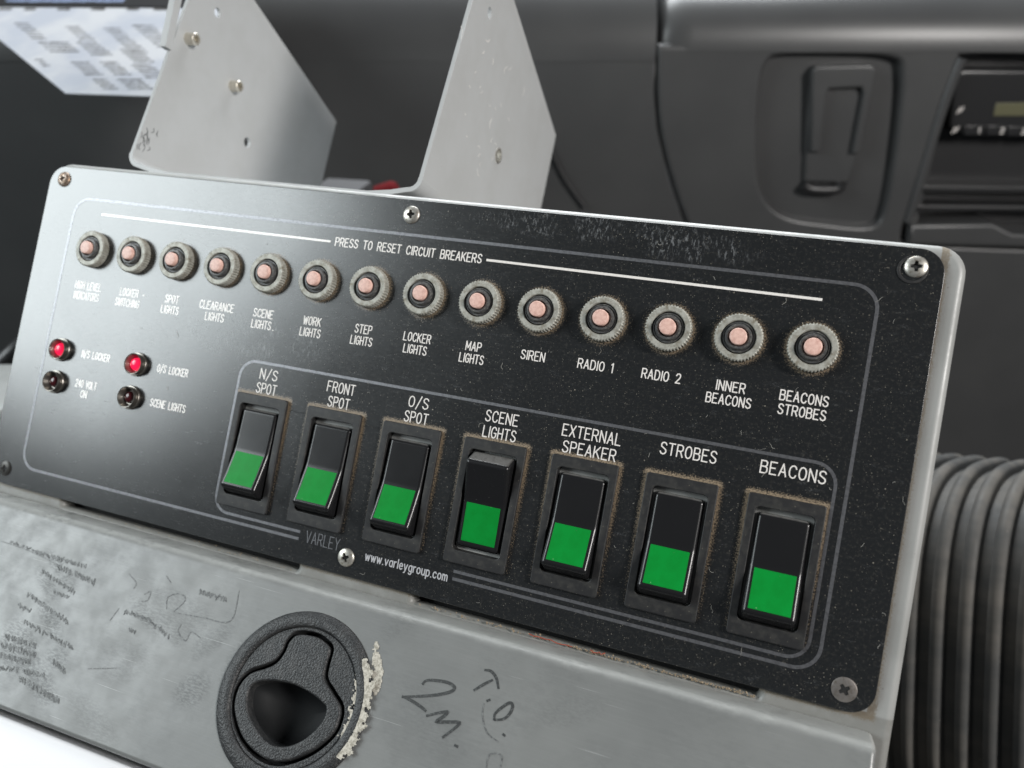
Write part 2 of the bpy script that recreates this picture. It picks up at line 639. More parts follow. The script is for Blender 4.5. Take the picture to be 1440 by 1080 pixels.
m = Mat('lint', (.36, .35, .32), .8)
M_LINT = m.m
m = Mat('red_fibre', (.35, .07, .04), .7)
M_FIBRE = m.m

# cab plastics
m = Mat('dashboard_plastic', (.050, .050, .050), .36)
m.color(m.mix(m.ramp(m.noise(.012, 3), .3, .7), (.060, .0605, .061), (.052, .0525, .0535)))
m.bump(m.noise(.9, 2), .0002, .3)
M_DASH = m.m
m = Mat('dark_trim', (.022, .022, .023), .4)
M_TRIM = m.m
m = Mat('footwell_lining', (.030, .031, .030), .75)
m.color(m.mix(m.ramp(m.noise(.02, 4), .3, .7), (.034, .035, .034), (.024, .025, .024)))
M_FOOT = m.m
m = Mat('hose_rubber', (.075, .075, .073), .5)
c = m.mix(m.ramp(m.noise(.03, 4, .6, (1, 1, .3)), .35, .7), (.060, .062, .062), (.120, .113, .102))
m.color(m.mix(m.math('MULTIPLY', m.specks(3.5, .12, .25), .5), c, (.4, .38, .33)))
m.rough(m.ramp(m.noise(.1, 3), .3, .7, .6, .75))
m.b.inputs['Specular IOR Level'].default_value = .3
M_HOSE = m.m
m = Mat('radio_plastic', (.018, .018, .019), .3)
M_RADIO = m.m
m = Mat('display_glass', (.11, .106, .06), .35)
M_LCD = m.m
m = Mat('paper', (.22, .23, .25), .8, 0, .2)
m.color(m.mix(m.ramp(m.noise(.02, 3), .4, .65), (.36, .365, .38), (.29, .305, .34)))
M_PAPER = m.m
m = Mat('print_ink', (.065, .062, .06), .8, 0, .2)
M_PRINT = m.m
m = Mat('header_black', (.012, .012, .013), .85, 0, .15)
M_HEADER = m.m
m = Mat('header_print', (.16, .20, .30), .8, 0, .2)
M_HPRINT = m.m
m = Mat('white_panel', (.82, .82, .84), .5)
M_WHITEP = m.m
m = Mat('red_plastic', (.10, .006, .008), .9, 0, .1)
M_REDP = m.m
m = Mat('pale_grey_plastic', (.05, .05, .053), .8)
M_PALE = m.m


# ------------------------------------------------------------------ where a sight line meets a plane of the cab
def ray(px, py):
    d = CAM.to_3x3() @ Vector(((px - 720) / F_PX, -(py - 540) / F_PX, -1))
    return CAM_LOC.copy(), d


def on_frame(px, py, M):
    o, d = ray(px, py)
    inv = M.inverted()
    o2, d2 = inv @ o, inv.to_3x3() @ d
    return o2 - d2 * (o2.z / d2.z)                  # local point with z = 0, metres


def on_drawer(px, py):
    p = on_frame(px, py, LID)
    return (p.x * 1000, p.y * 1000)


def on_wall(px, py, yd):
    o, d = ray(px, py)
    return o + d * ((yd - o.y) / d.y)


def at_depth(px, py, z):
    o, d = ray(px, py)
    return o + d * z


# ------------------------------------------------------------------ floor of the cab
fl = place('floor', mesh('floor', [(-2.5, -1.5, .35), (2.5, -1.5, .35), (2.5, 3, .35), (-2.5, 3, .35)], [(0, 1, 2, 3)], M_FOOT))
tag(fl, kind='structure')

# ------------------------------------------------------------------ console housing
housing = empty('console_housing', PANEL @ T(160, -200, -60),
                'scuffed light grey metal console box with a round black latch below the black switch panel', 'console')
HB = T(160, -200, -60).inverted()
slot_l = rrect(24, -129.2, 139, -126.4, .9, 3)
slot_r = rrect(187, -129.2, 305, -126.4, .9, 3)
fr = flat_shape('frame', [rrect(-18.5, -215, 342.8, 15.4, 8.5, 8), slot_l, slot_r], -10, -2, M_GREY, 2.6, 4)
place('frame', fr, housing, local=HB)
# box behind the frame: side walls and top; the dark inside of the slots is painted by black sheets
bx_ = flat_shape('shell', [rrect(-17.2, -213, 341.4, 17.0, 7.5, 6)], -150, -60, M_GREY, 0)
place('shell', bx_, housing, local=HB)
rim_out, rim_in = rrect(-17.2, -213, 341.4, 13.4, 7.5, 6), rrect(-15, -211, 339, 11.2, 6, 6)
place('shell_rim', flat_shape('shell_rim', [rim_out, rim_in], -59.9, -9.1, M_GREY), housing, local=HB)

# drawer: narrow ledge, rounded bend, sloping front
c_, s_ = math.cos(TH), math.sin(TH)
prof = [(-130.0, -1.9), (-130.15, 8.6)]
for i in range(1, 6):
    a = i / 6
    p = Vector((-130.15, 8.6)).lerp(Vector((-130.5, 11.4)), a)
    q = Vector((-130.5, 11.4)).lerp(Vector((-130.5 - 3.0 * c_, 11 + 3.0 * s_)), a)
    w_ = p.lerp(q, a)
    prof.append((w_.x, w_.y))
prof.append((-130.5 - 3.0 * c_, 11 + 3.0 * s_))
prof.append((-130.5 - 68.3 * c_, 11 + 68.3 * s_))
prof.append((-130.5 - 68.3 * c_ - 1.5, 11 + 68.3 * s_ - 3))
prof.append((-130.5 - 68.3 * c_ - 1.5, -1.9))
LI = (Matrix.Translation((0, -0.1305, 0.011)) @ Matrix.Rotation(-TH, 4, 'X'))
LIi = LI.inverted()
x0, x1 = -40.0, 337.4
vs = []
n = len(prof)
for x in (x0, x1):
    for y, h in prof:
        vs.append(LIi @ mm((x, y, h)))
fs = [(i, (i + 1) % n, n + (i + 1) % n, n + i) for i in range(n)] + [tuple(range(n)), tuple(range(2 * n - 1, n - 1, -1))]
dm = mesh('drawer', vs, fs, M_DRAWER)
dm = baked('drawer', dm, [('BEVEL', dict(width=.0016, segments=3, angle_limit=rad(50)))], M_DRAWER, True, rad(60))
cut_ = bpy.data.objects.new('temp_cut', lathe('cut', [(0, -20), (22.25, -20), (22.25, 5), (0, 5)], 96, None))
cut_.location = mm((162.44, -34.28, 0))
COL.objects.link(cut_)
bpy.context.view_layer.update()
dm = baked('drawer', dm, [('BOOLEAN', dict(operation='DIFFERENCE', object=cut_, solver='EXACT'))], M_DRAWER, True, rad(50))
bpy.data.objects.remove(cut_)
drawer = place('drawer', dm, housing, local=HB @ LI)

# finishing the drawer stains now that its frame is known: rubbed marker patches
X, Y = DRAWER_XYZ
mt = M_DRAWER_B
fine = mt.noise(.55, 4, .75, (1, 2.6, 1), rad(28))
tot = None
for px, py, rx, ry, ang, k in ((25, 910, 15, 9, -35, 1.0), (55, 955, 15, 6, -30, .9), (70, 870, 13, 4, -32, .9), (85, 800, 16, 3.4, -24, .8),
                               (65, 820, 12, 4, -30, .8), (80, 925, 7, 5, 0, .8), (270, 970, 9, 7, 40, .8), (300, 900, 12, 5, 50, .5),
                               (205, 865, 14, 4, -25, .6), (235, 880, 14, 4, -28, .5), (330, 935, 5, 12, 0, .6), (255, 860, 20, 9, -10, .35), (175, 930, 16, 10, 20, .3), (600, 1010, 22, 8, -30, .22), (800, 1000, 16, 6, 25, .25), (130, 1010, 20, 6, -20, .35), (560, 880, 10, 5, 40, .3)):
    x, y = on_drawer(px, py)
    b_ = mt.math('MULTIPLY', smear(mt, x, y, rx, ry, rad(ang)), k)
    tot = b_ if tot is None else mt.math('MAXIMUM', tot, b_)
tot = mt.math('MULTIPLY', tot, mt.ramp(fine, .40, .60))
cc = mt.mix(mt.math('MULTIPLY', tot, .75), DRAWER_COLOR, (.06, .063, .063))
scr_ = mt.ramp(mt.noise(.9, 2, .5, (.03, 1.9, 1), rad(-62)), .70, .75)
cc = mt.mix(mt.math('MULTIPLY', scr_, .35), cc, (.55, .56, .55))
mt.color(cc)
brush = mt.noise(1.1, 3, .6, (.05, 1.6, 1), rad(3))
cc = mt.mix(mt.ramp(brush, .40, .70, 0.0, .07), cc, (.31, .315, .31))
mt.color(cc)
mt.rough(mt.math('ADD', mt.ramp(mt.noise(.1, 4, .6), .3, .7, .30, .46), mt.math('MULTIPLY', tot, .1)))
mt.bump(mt.noise(.4, 4), .0001, .3)

# small bent edge and lint strip under the plate
def grains(name, n_, region, mat, s0, s1, z):
    V, Fc = [], []
    for _ in range(n_):
        x, y = region()
        r = random.uniform(s0, s1)
        b = len(V)
        a = random.uniform(0, 6.28)
        for k in range(4):
            V.append(((x + r * math.cos(a + k * PI / 2) * random.uniform(.5, 1)) * .001, (y + r * math.sin(a + k * PI / 2) * random.uniform(.5, 1)) * .001, z * .001))
        V.append((x * .001, y * .001, (z + r * random.uniform(.6, 1.2)) * .001))
        Fc += [(b + k, b + (k + 1) % 4, b + 4) for k in range(4)]
    return mesh(name, V, Fc, mat)


def slot_region(xa, xb):
    def f():
        return random.uniform(xa, xb) if random.random() < .55 else xb - abs(random.gauss(0, (xb - xa) * .3)), -129.6 + abs(random.gauss(0, .5))
    return f


g1 = place('grit', grains('grit', 260, slot_region(190, 304), M_GRIT, .18, .6, -2.0), housing, local=HB)
tag(g1, kind='stuff')
g2 = place('grit', grains('grit', 60, slot_region(40, 138), M_GRIT, .15, .4, -2.0), housing, local=HB)
tag(g2, kind='stuff')
for (xa, xb) in ((22, 141), (185, 307)):
    place('slot_shade', box_mesh('slot_shade', xa * .001, -.1302, -.0095, xb * .001, -.1255, -.0088, M_SLOT), housing, local=HB)  # black sheet across each slot, painting the shade inside it
for xs in ((231, 246), (252, 257)):
    pts = [mm((xs[0] + (xs[1] - xs[0]) * i / 8, -129.0 + random.uniform(-.35, .35) - (.25 * i if xs[0] == 252 else 0) * -.2, -1.4 + random.uniform(0, .5))) for i in range(9)]
    place('red_thread', tube('red_thread', pts, .00016, M_FIBRE, 6), housing, local=HB)

# ---- round pull latch in the drawer
DL = HB @ LI
cx, cy, cr = 162.44, -34.28, 27.56
lat = lathe('pull_latch', [(22.3, -6), (22.3, .9), (22.9, 1.5), (25.5, 1.2), (27.2, .55), (27.56, .2), (27.56, -.3)], 96, M_LATCH, angle=rad(70))
latch = place('pull_latch', lat, drawer.parent, local=DL @ T(cx, cy))
LO = [(515, 270), (580, 215), (700, 225), (780, 275), (810, 330), (785, 430), (775, 510), (820, 590), (872, 680), (870, 770), (820, 880), (700, 985), (560, 1050), (450, 1068), (350, 1040), (250, 955), (190, 850), (160, 720), (170, 620), (210, 530), (280, 460), (380, 425), (440, 395), (485, 335)]
LC = [(285, 570), (380, 530), (530, 545), (650, 600), (740, 670), (762, 705), (740, 780), (660, 870), (560, 930), (460, 945), (380, 910), (300, 800), (265, 690)]


def crop_loop(L, k=6):
    pts = [on_drawer(290 + x / 4.5, 840 + y / 4.5) for x, y in L]
    pts = [(x - cx, y - cy) for x, y in pts]
    return [(p.x, p.y) for p in smooth_path(pts, k, True)]


def inset(lp, d):
    P = [Vector(p) for p in lp]
    area = sum(P[i].x * P[(i + 1) % len(P)].y - P[(i + 1) % len(P)].x * P[i].y for i in range(len(P)))
    out = []
    for i, p in enumerate(P):
        t_ = (P[(i + 1) % len(P)] - P[i - 1]).normalized()
        nn = Vector((-t_.y, t_.x)) * (1 if area > 0 else -1)
        q = p + nn * d
        out.append((q.x, q.y))
    return out


groove = crop_loop(LO)
cup = crop_loop(LC)
disc = flat_shape('latch_disc', [circle(0, 0, 22.25, 96), groove], -5.5, .6, M_LATCH, .45, 3)
place('latch_disc', disc, latch, local=Matrix())
hnd = flat_shape('pull_handle', [inset(groove, 1.25), cup], -5.5, .75, M_LATCH, .8, 4)
place('pull_handle', hnd, latch, local=Matrix())
# dish of the finger cup
rim = [Vector((p[0], p[1], -1.2)) for p in inset(cup, -.35)]
cen = sum(rim, Vector()) / len(rim)
V, Fc = [], []
rings = [(1.0, -1.2), (.97, -4), (.9, -7), (.75, -9.5), (.5, -11), (.25, -11.6)]
for k, z in rings:
    for p in rim:
        q = cen.lerp(p, k)
        V.append(mm((q.x, q.y, z)))
nr = len(rim)
for a in range(len(rings) - 1):
    for i in range(nr):
        Fc.append((a * nr + i, a * nr + (i + 1) % nr, (a + 1) * nr + (i + 1) % nr, (a + 1) * nr + i))
Fc.append(tuple((len(rings) - 1) * nr + i for i in range(nr)))
place('finger_cup', mesh('finger_cup', V, Fc, M_WELL, True), latch, local=Matrix())
place('latch_floor', flat_shape('latch_floor', [circle(0, 0, 22.2, 48), inset(cup, -.6)], -6.4, -5.6, M_WELL), latch, local=Matrix())

# dried cream paint smeared over the latch edge and the drawer
def crust(name, pts_w, z, parent, local, off=(0, 0)):
    """an irregular thin crust along a path of (px, py, half width mm)"""
    V, Fc = [], []
    P = []
    for px, py, w in pts_w:
        x, y = on_drawer(px, py)
        P.append((x - off[0], y - off[1], w))
    rows = smooth_path(P, 14)
    nb = 23
    keep = {}
    for i, r in enumerate(rows):
        d = (rows[min(i + 1, len(rows) - 1)] - rows[max(i - 1, 0)])
        d = Vector((d.x, d.y)).normalized()
        nn = Vector((-d.y, d.x))
        end = min(i, len(rows) - 1 - i) / 10
        for k in range(nb):
            u = -1 + 2 * k / (nb - 1)
            q = Vector((r.x, r.y)) + nn * u * r.z * 2.1
            g = noise.noise(Vector((q.x * .55, q.y * .55, 3))) * .55 + noise.noise(Vector((q.x * 1.7, q.y * 1.7, 9))) * .4
            lump = noise.noise(Vector((q.x * 1.1, q.y * 1.1, 5)))
            keep[(i, k)] = (1 - abs(u) ** 1.6) * .9 + g + min(end, 1) * .35 - .66
            V.append(mm((q.x, q.y, z - .2 + .08 * max(0, min(1, keep[(i, k)] * 3)) + .02 * lump)))
    for i in range(len(rows) - 1):
        for k in range(nb - 1):
            if min(keep[(i, k)], keep[(i + 1, k)], keep[(i, k + 1)], keep[(i + 1, k + 1)]) < 0:
                continue
            Fc.append((i * nb + k, i * nb + k + 1, (i + 1) * nb + k + 1, (i + 1) * nb + k))
    place(name, mesh(name, V, Fc, M_PAINT, True), parent, local=local)


crust('dried_paint', [(290 + 1015 / 4.5, 840 + 390 / 4.5, .8), (290 + 1010 / 4.5, 840 + 500 / 4.5, 2.0), (290 + 1000 / 4.5, 840 + 620 / 4.5, 2.2), (290 + 980 / 4.5, 840 + 730 / 4.5, 2.2),
                      (290 + 945 / 4.5, 840 + 820 / 4.5, 2.1), (290 + 895 / 4.5, 840 + 920 / 4.5, 2.2), (290 + 845 / 4.5, 840 + 1020 / 4.5, 1.4)], 1.35, latch, Matrix(), (cx, cy))
crust('dried_paint', [(290 + 1075 / 4.5, 840 + 280 / 4.5, .7), (290 + 1075 / 4.5, 840 + 380 / 4.5, 1.0), (290 + 1085 / 4.5, 840 + 480 / 4.5, 1.1), (290 + 1080 / 4.5, 840 + 560 / 4.5, 1.0),
                      (290 + 1062 / 4.5, 840 + 620 / 4.5, .5)], .3, drawer.parent, DL)

# ---- handwriting on the drawer
def strokes(name, paths, w, mat, thick=.06, z=.09, sm=5):
    V, Fc = [], []
    for i, pth in enumerate(paths):
        P = [on_drawer(*p) for p in pth]
        if len(P) > 2:
            P = smooth_path(P, sm)
        ribbon(V, Fc, P, w, z + .004 * (i % 9), taper=True, thick=thick)
    return place(name, mesh(name, V, Fc, mat), drawer.parent, local=DL)


def c3(L):
    return [(280 + x / 3, 740 + y / 3) for x, y in L]


two_m = [c3([(945, 664), (960, 651), (1000, 651), (1050, 660), (1078, 680), (1060, 699), (1000, 712), (920, 718), (860, 720)]), c3([(860, 719), (900, 738), (940, 765), (955, 778)]),
         c3([(963, 799), (1000, 790), (1047, 783), (1035, 800), (1003, 824), (1050, 826), (1099, 829), (1075, 855), (1030, 889)]), c3([(1081, 925), (1089, 929)])]
strokes('handwriting', two_m, 1.05, M_INK)
t_o = [c3([(1162, 691), (1200, 668), (1236, 650)]), c3([(1208, 607), (1232, 612), (1254, 640), (1263, 682)]), c3([(1217, 736), (1225, 733)]),
       c3([(1245, 815), (1250, 790), (1280, 763), (1312, 745), (1323, 760), (1311, 790), (1285, 813), (1250, 817)]), c3([(1284, 879), (1288, 882)])]
strokes('handwriting', t_o, .95, M_INK)
strokes('faint_mark', [c3([(1202, 750), (1196, 800), (1215, 870), (1262, 908)]), c3([(1213, 1016), (1226, 964), (1276, 966), (1272, 1016)])], .5, M_FAINT)


def scrawl(x0_, y0_, x1_, y1_, h, n_):
    """a run of illegible small letters along a slanting line of writing"""
    out = []
    for i in range(n_):
        u = (i + .5) / n_
        bx_, by_ = x0_ + (x1_ - x0_) * u, y0_ + (y1_ - y0_) * u
        pts = []
        k = random.choice((3, 4, 4, 5))
        for q in range(k):
            pts.append((bx_ + random.uniform(-.5, .5) * abs(x1_ - x0_) / n_ * 1.25, by_ + (h if q % 2 else -h) * random.uniform(.4, 1)))
        out.append(pts)
    return out


lines_ = []
c2 = lambda x, y: (x / 2.454, 640 + y / 2.454)
for a, b, h, k in (((35, 298), (130, 335), 1.5, 8), ((120, 335), (300, 385), 3.0, 16), ((200, 385), (328, 440), 4.5, 15), ((145, 400), (262, 478), 3.0, 13), ((185, 470), (240, 492), 2, 6),
                   ((95, 480), (240, 580), 3.6, 13), ((80, 572), (252, 668), 4.0, 16), ((60, 515), (110, 540), 3, 5),
                   ((20, 625), (125, 660), 4, 12), ((5, 655), (125, 690), 4.5, 12), ((0, 690), (110, 715), 4, 11), ((0, 735), (60, 740), 3, 6),
                   ((65, 770), (205, 850), 5, 14), ((80, 745), (150, 760), 3.5, 8), ((180, 710), (225, 745), 4.5, 6), ((160, 820), (190, 850), 3, 4)):
    p, q = c2(*a), c2(*b)
    lines_ += scrawl(p[0], p[1], q[0], q[1], h, k)
strokes('rubbed_handwriting', lines_, .55, M_FAINT)
l2 = [[c2(8, 298), c2(100, 330), c2(200, 378)], [c2(380, 570), c2(410, 530)], [c2(445, 410), c2(470, 440), c2(462, 460)], [c2(575, 418), c2(590, 440)],
      [c2(500, 480), c2(520, 470), c2(510, 500), c2(490, 505)], [c2(575, 530), c2(580, 490), c2(620, 478), c2(640, 500), c2(600, 540)], [c2(610, 545), c2(700, 560), c2(795, 573), c2(825, 470)],
      [c2(625, 585), c2(615, 610), c2(640, 640), c2(660, 610), c2(690, 630)], [c2(305, 737), c2(400, 735)]]
for part_ in l2:
    strokes('rubbed_mark', [part_], .45, M_FAINT)
lines_ = []
for a, b, h, k in (((430, 540), (520, 570), 3.2, 7), ((500, 560), (590, 630), 3.0, 8), ((690, 470), (782, 500), 3.4, 8), ((445, 600), (470, 612), 2.2, 3)):
    p, q = c2(*a), c2(*b)
    lines_ += scrawl(p[0], p[1], q[0], q[1], h, k)
strokes('rubbed_handwriting', lines_, .55, M_FAINT)

# ------------------------------------------------------------------ the black switch panel
panel = empty('control_panel', PANEL @ T(160, -126, 0), 'black switch panel with seven green-marked rockers below a row of circuit breakers', 'control panel')
PB = T(160, -126, 0).inverted()
SW_X = [112.2 + 31.94 * i for i in range(7)]
SW_Y = -89.9
BR_X = [16.1 + 22.12 * i for i in range(14)]
BR_Y = -21.4
holes = [rrect(x - 9.2, SW_Y - 17.6, x + 9.2, SW_Y + 18.3, 1.5, 3) for x in SW_X]
fp = flat_shape('face_plate', [rrect(-17, -126, 336.6, 13.1, 7.5, 8)] + holes, -1.9, 0, M_PLATE, .15, 1)
place('face_plate', fp, panel, local=PB)


def lines_part(name, paths, w, mat, z=.07):
    V, Fc = [], []
    for i, (P, closed) in enumerate(paths):
        ribbon(V, Fc, P, w, z + .004 * i, closed, thick=.09)
    return place(name, mesh(name, V, Fc, mat), panel, local=PB)


def open_frame(x0, y0, x1, y1, r, gap0, gap1):
    """rounded frame line, open along its lower side between gap0 and gap1"""
    P = [(gap0, y0)]
    for cx_, cy_, a0 in ((x0 + r, y0 + r, 270), (x0 + r, y1 - r, 180), (x1 - r, y1 - r, 90), (x1 - r, y0 + r, 0)):
        for i in range(9):
            a = rad(a0 - 90 * i / 8)
            P.append((cx_ + r * math.cos(a), cy_ + r * math.sin(a)))
    P.append((gap1, y0))
    return P


lines_part('engraved_line', [(open_frame(0, -117.2, 320, 0, 7.5, 138.3, 201.4), False)], 1.08, M_LINE)
lines_part('engraved_line', [(open_frame(99.4, -114.6, 316.6, -55.6, 6.5, 138.4, 201.3), False)], 1.02, M_LINE)
lines_part('engraved_line', [([(15.7, -5.9), (70, -5.9), (127.6, -5.9)], False)], .85, M_WHITE)
lines_part('engraved_line', [([(192.1, -5.9), (250, -5.9), (303.8, -5.9)], False)], .85, M_WHITE)

# single-stroke engraver's letters on a 4 x 6 grid
G = {
    'A': [[(0, 0), (2, 6), (4, 0)], [(.7, 2), (3.3, 2)]],
    'B': [[(0, 0), (0, 6), (2.6, 6), (3.5, 5.4), (3.5, 3.9), (2.6, 3.2), (0, 3.2)], [(2.6, 3.2), (3.8, 2.5), (3.8, .8), (2.8, 0), (0, 0)]],
    'C': [[(3.9, 4.6), (3.3, 5.6), (2.3, 6), (1.2, 5.7), (.3, 4.7), (0, 3), (.3, 1.3), (1.2, .3), (2.3, 0), (3.3, .4), (3.9, 1.4)]],
    'D': [[(0, 0), (0, 6), (2.2, 6), (3.4, 5.2), (3.9, 3.8), (3.9, 2.2), (3.4, .8), (2.2, 0), (0, 0)]],
    'E': [[(3.6, 6), (0, 6), (0, 0), (3.6, 0)], [(0, 3.1), (2.8, 3.1)]],
    'F': [[(3.6, 6), (0, 6), (0, 0)], [(0, 3.1), (2.8, 3.1)]],
    'G': [[(3.9, 4.6), (3.3, 5.6), (2.3, 6), (1.2, 5.7), (.3, 4.7), (0, 3), (.3, 1.3), (1.2, .3), (2.3, 0), (3.4, .5), (3.9, 1.4), (3.9, 2.7), (2.3, 2.7)]],
    'H': [[(0, 0), (0, 6)], [(3.8, 0), (3.8, 6)], [(0, 3.1), (3.8, 3.1)]],
    'I': [[(.3, 0), (.3, 6)]],
    'K': [[(0, 0), (0, 6)], [(3.8, 6), (0, 2.2)], [(1.4, 3.5), (3.9, 0)]],
    'L': [[(0, 6), (0, 0), (3.4, 0)]],
    'M': [[(0, 0), (0, 6), (2.3, 1.6), (4.6, 6), (4.6, 0)]],
    'N': [[(0, 0), (0, 6), (3.8, 0), (3.8, 6)]],
    'O': [[(2, 6), (.9, 5.6), (.2, 4.5), (0, 3), (.2, 1.5), (.9, .4), (2, 0), (3.1, .4), (3.8, 1.5), (4, 3), (3.8, 4.5), (3.1, 5.6)], 'c'],
    'P': [[(0, 0), (0, 6), (2.7, 6), (3.6, 5.4), (3.8, 4.5), (3.6, 3.5), (2.7, 2.9), (0, 2.9)]],
    'R': [[(0, 0), (0, 6), (2.7, 6), (3.6, 5.4), (3.8, 4.5), (3.6, 3.5), (2.7, 2.9), (0, 2.9)], [(2.1, 2.9), (3.9, 0)]],
    'S': [[(3.7, 4.9), (3.1, 5.7), (2, 6), (.8, 5.7), (.2, 4.8), (.5, 3.8), (2, 3.1), (3.5, 2.3), (3.8, 1.3), (3.2, .4), (2, 0), (.7, .3), (0, 1.2)]],
    'T': [[(0, 6), (4, 6)], [(2, 6), (2, 0)]],
    'U': [[(0, 6), (0, 1.6), (.6, .5), (1.9, 0), (3.2, .5), (3.8, 1.6), (3.8, 6)]],
    'V': [[(0, 6), (2, 0), (4, 6)]],
    'W': [[(0, 6), (1.2, 0), (2.5, 5), (3.8, 0), (5, 6)]],
    'X': [[(0, 0), (3.9, 6)], [(0, 6), (3.9, 0)]],
    'Y': [[(0, 6), (2, 3), (4, 6)], [(2, 3), (2, 0)]],
    '/': [[(0, -.9), (3.2, 6.6)]],
    '-': [[(.3, 2.6), (1.6, 2.6)]],
    '.': [[(.2, 0), (.5, 0)]],
    '0': [[(2, 6), (.9, 5.6), (.2, 4.5), (0, 3), (.2, 1.5), (.9, .4), (2, 0), (3.1, .4), (3.8, 1.5), (4, 3), (3.8, 4.5), (3.1, 5.6)], 'c'],
    '1': [[(0, 5), (1.2, 6), (1.2, 0)]],
    '2': [[(.1, 4.6), (.7, 5.6), (2, 6), (3.3, 5.5), (3.6, 4.4), (3, 3.1), (0, 0), (3.8, 0)]],
    '4': [[(2.9, 0), (2.9, 6), (0, 1.8), (4, 1.8)]],
    'a': [[(3.2, 3.2), (2.2, 4), (1, 3.8), (.2, 2.8), (.2, 1.2), (1, .2), (2.2, 0), (3.2, .8)], [(3.2, 4), (3.2, 0)]],
    'c': [[(3.1, 3.1), (2.2, 4), (1, 3.8), (.2, 2.8), (.2, 1.2), (1, .2), (2.2, 0), (3.1, .8)]],
    'e': [[(.2, 2.1), (3.2, 2.1), (3, 3.2), (2, 4), (.8, 3.6), (.2, 2.6), (.2, 1.2), (1, .2), (2.2, 0), (3.1, .7)]],
    'g': [[(3.2, 3.2), (2.2, 4), (1, 3.8), (.2, 2.8), (.2, 1.2), (1, .2), (2.2, 0), (3.2, .8)], [(3.2, 4), (3.2, -1), (2.5, -1.8), (1.2, -1.8), (.4, -1.2)]],
    'l': [[(.3, 0), (.3, 6)]],
    'm': [[(0, 0), (0, 4)], [(0, 2.9), (1, 4), (2, 3.6), (2.3, 2.7), (2.3, 0)], [(2.3, 2.9), (3.3, 4), (4.3, 3.6), (4.6, 2.7), (4.6, 0)]],
    'o': [[(1.7, 4), (.7, 3.6), (.1, 2.6), (.1, 1.4), (.7, .4), (1.7, 0), (2.7, .4), (3.3, 1.4), (3.3, 2.6), (2.7, 3.6)], 'c'],
    'p': [[(0, 4), (0, -1.9)], [(0, 3), (1, 4), (2.2, 3.9), (3.1, 2.8), (3.1, 1.2), (2.2, .1), (1, 0), (0, .9)]],
    'r': [[(0, 0), (0, 4)], [(0, 2.6), (.8, 3.7), (2, 4)]],
    'u': [[(0, 4), (0, 1.2), (.7, .1), (1.9, 0), (3, .9)], [(3, 4), (3, 0)]],
    'v': [[(0, 4), (1.6, 0), (3.2, 4)]],
    'w': [[(0, 4), (1.1, 0), (2.3, 3.6), (3.5, 0), (4.6, 4)]],
    'y': [[(0, 4), (1.7, 0)], [(3.3, 4), (1.2, -1.4), (.2, -1.8)]],
}


def gw(ch):
    if ch == ' ':
        return 3.0
    g = G[ch]
    return max(p[0] for st in g if st != 'c' for p in st)


def sharp_runs(pts):
    runs, cur = [], [pts[0]]
    for i in range(1, len(pts)):
        cur.append(pts[i])
        if i < len(pts) - 1:
            a = Vector(pts[i]) - Vector(pts[i - 1])
            b = Vector(pts[i + 1]) - Vector(pts[i])
            if a.angle(b, 0) > rad(62):
                runs.append(cur)
                cur = [pts[i]]
    runs.append(cur)
    return runs


def letter(rows, w, mat, cap, squash=1.0, name='lettering', label=None):
    """rows: (text, centre x, centre y, wanted width or None)"""
    V, Fc = [], []
    q = 0
    for text, x, y, width in rows:
        sc = cap / 6
        gap = 1.75
        nat = sum(gw(ch) for ch in text) + gap * (len(text) - 1)
        hx = sc if width is None else (width - w) / nat
        cx_ = x - nat * hx / 2
        for ch in text:
            if ch != ' ':
                g = G[ch]
                closed = g[-1] == 'c'
                for st in g:
                    if st == 'c':
                        continue
                    pts = [(cx_ + a * hx, y - cap / 2 + b * sc) for a, b in st]
                    for run in ([pts] if closed else sharp_runs(pts)):
                        ribbon(V, Fc, run, w, .06 + .0035 * (q % 7), closed, thick=.08)
                        q += 1
            cx_ += (gw(ch) + gap) * hx
    o = place(name, mesh(name, V, Fc, mat), panel, local=PB)
    if label:
        o['label'] = label
    return o


R1, R2 = -36.9, -41.25
CAPB, CAPS = 3.05, 3.75
BL = [('HIGH LEVEL', 'INDICATORS', 14.2, 13.6), ('LOCKER', 'SWITCHING', 9.6, 12.6), ('SPOT', 'LIGHTS', 7.0, 8.9), ('CLEARANCE', 'LIGHTS', 18.0 * .92, 9.1),
      ('SCENE', 'LIGHTS', 9.2, 9.1), ('WORK', 'LIGHTS', 7.8, 9.2), ('STEP', 'LIGHTS', 7.2, 9.2), ('LOCKER', 'LIGHTS', 11.0, 9.4), ('MAP', 'LIGHTS', 6.0, 9.4),
      ('SIREN', None, 8.8, 0), ('RADIO 1', None, 12.3, 0), ('RADIO 2', None, 12.9, 0), ('INNER', 'BEACONS', 9.2, 14.1), ('BEACONS', 'STROBES', 14.4, 14.2)]
for x, (a, b, wa, wb) in zip(BR_X, BL):
    rows = [(a, x, R1, wa)] + ([(b, x, R2, wb)] if b else [])
    if a == 'LOCKER' and b == 'SWITCHING':
        rows.append(('-', x + 7.6, R1, None))
    if a == 'SCENE':
        rows.append(('.', x + 5.6, R2, None))
    letter(rows, .34 if x < 50 else .38, M_WHITE, CAPB)
letter([('PRESS TO RESET CIRCUIT BREAKERS', 160.0, -5.7, 60.2)], .42, M_WHITE, 3.1)
letter([('N/S LOCKER', 27.6, -65.2, 15.0)], .40, M_WHITE, 2.9)
letter([('O/S LOCKER', 67.6, -65.2, 15.4)], .40, M_WHITE, 2.9)
letter([('240 VOLT', 25.6, -77.6, 11.5), ('ON', 25.4, -81.7, 3.4)], .40, M_WHITE, 2.9)
letter([('SCENE LIGHTS', 68.6, -79.2, 17.6)], .40, M_WHITE, 2.9)
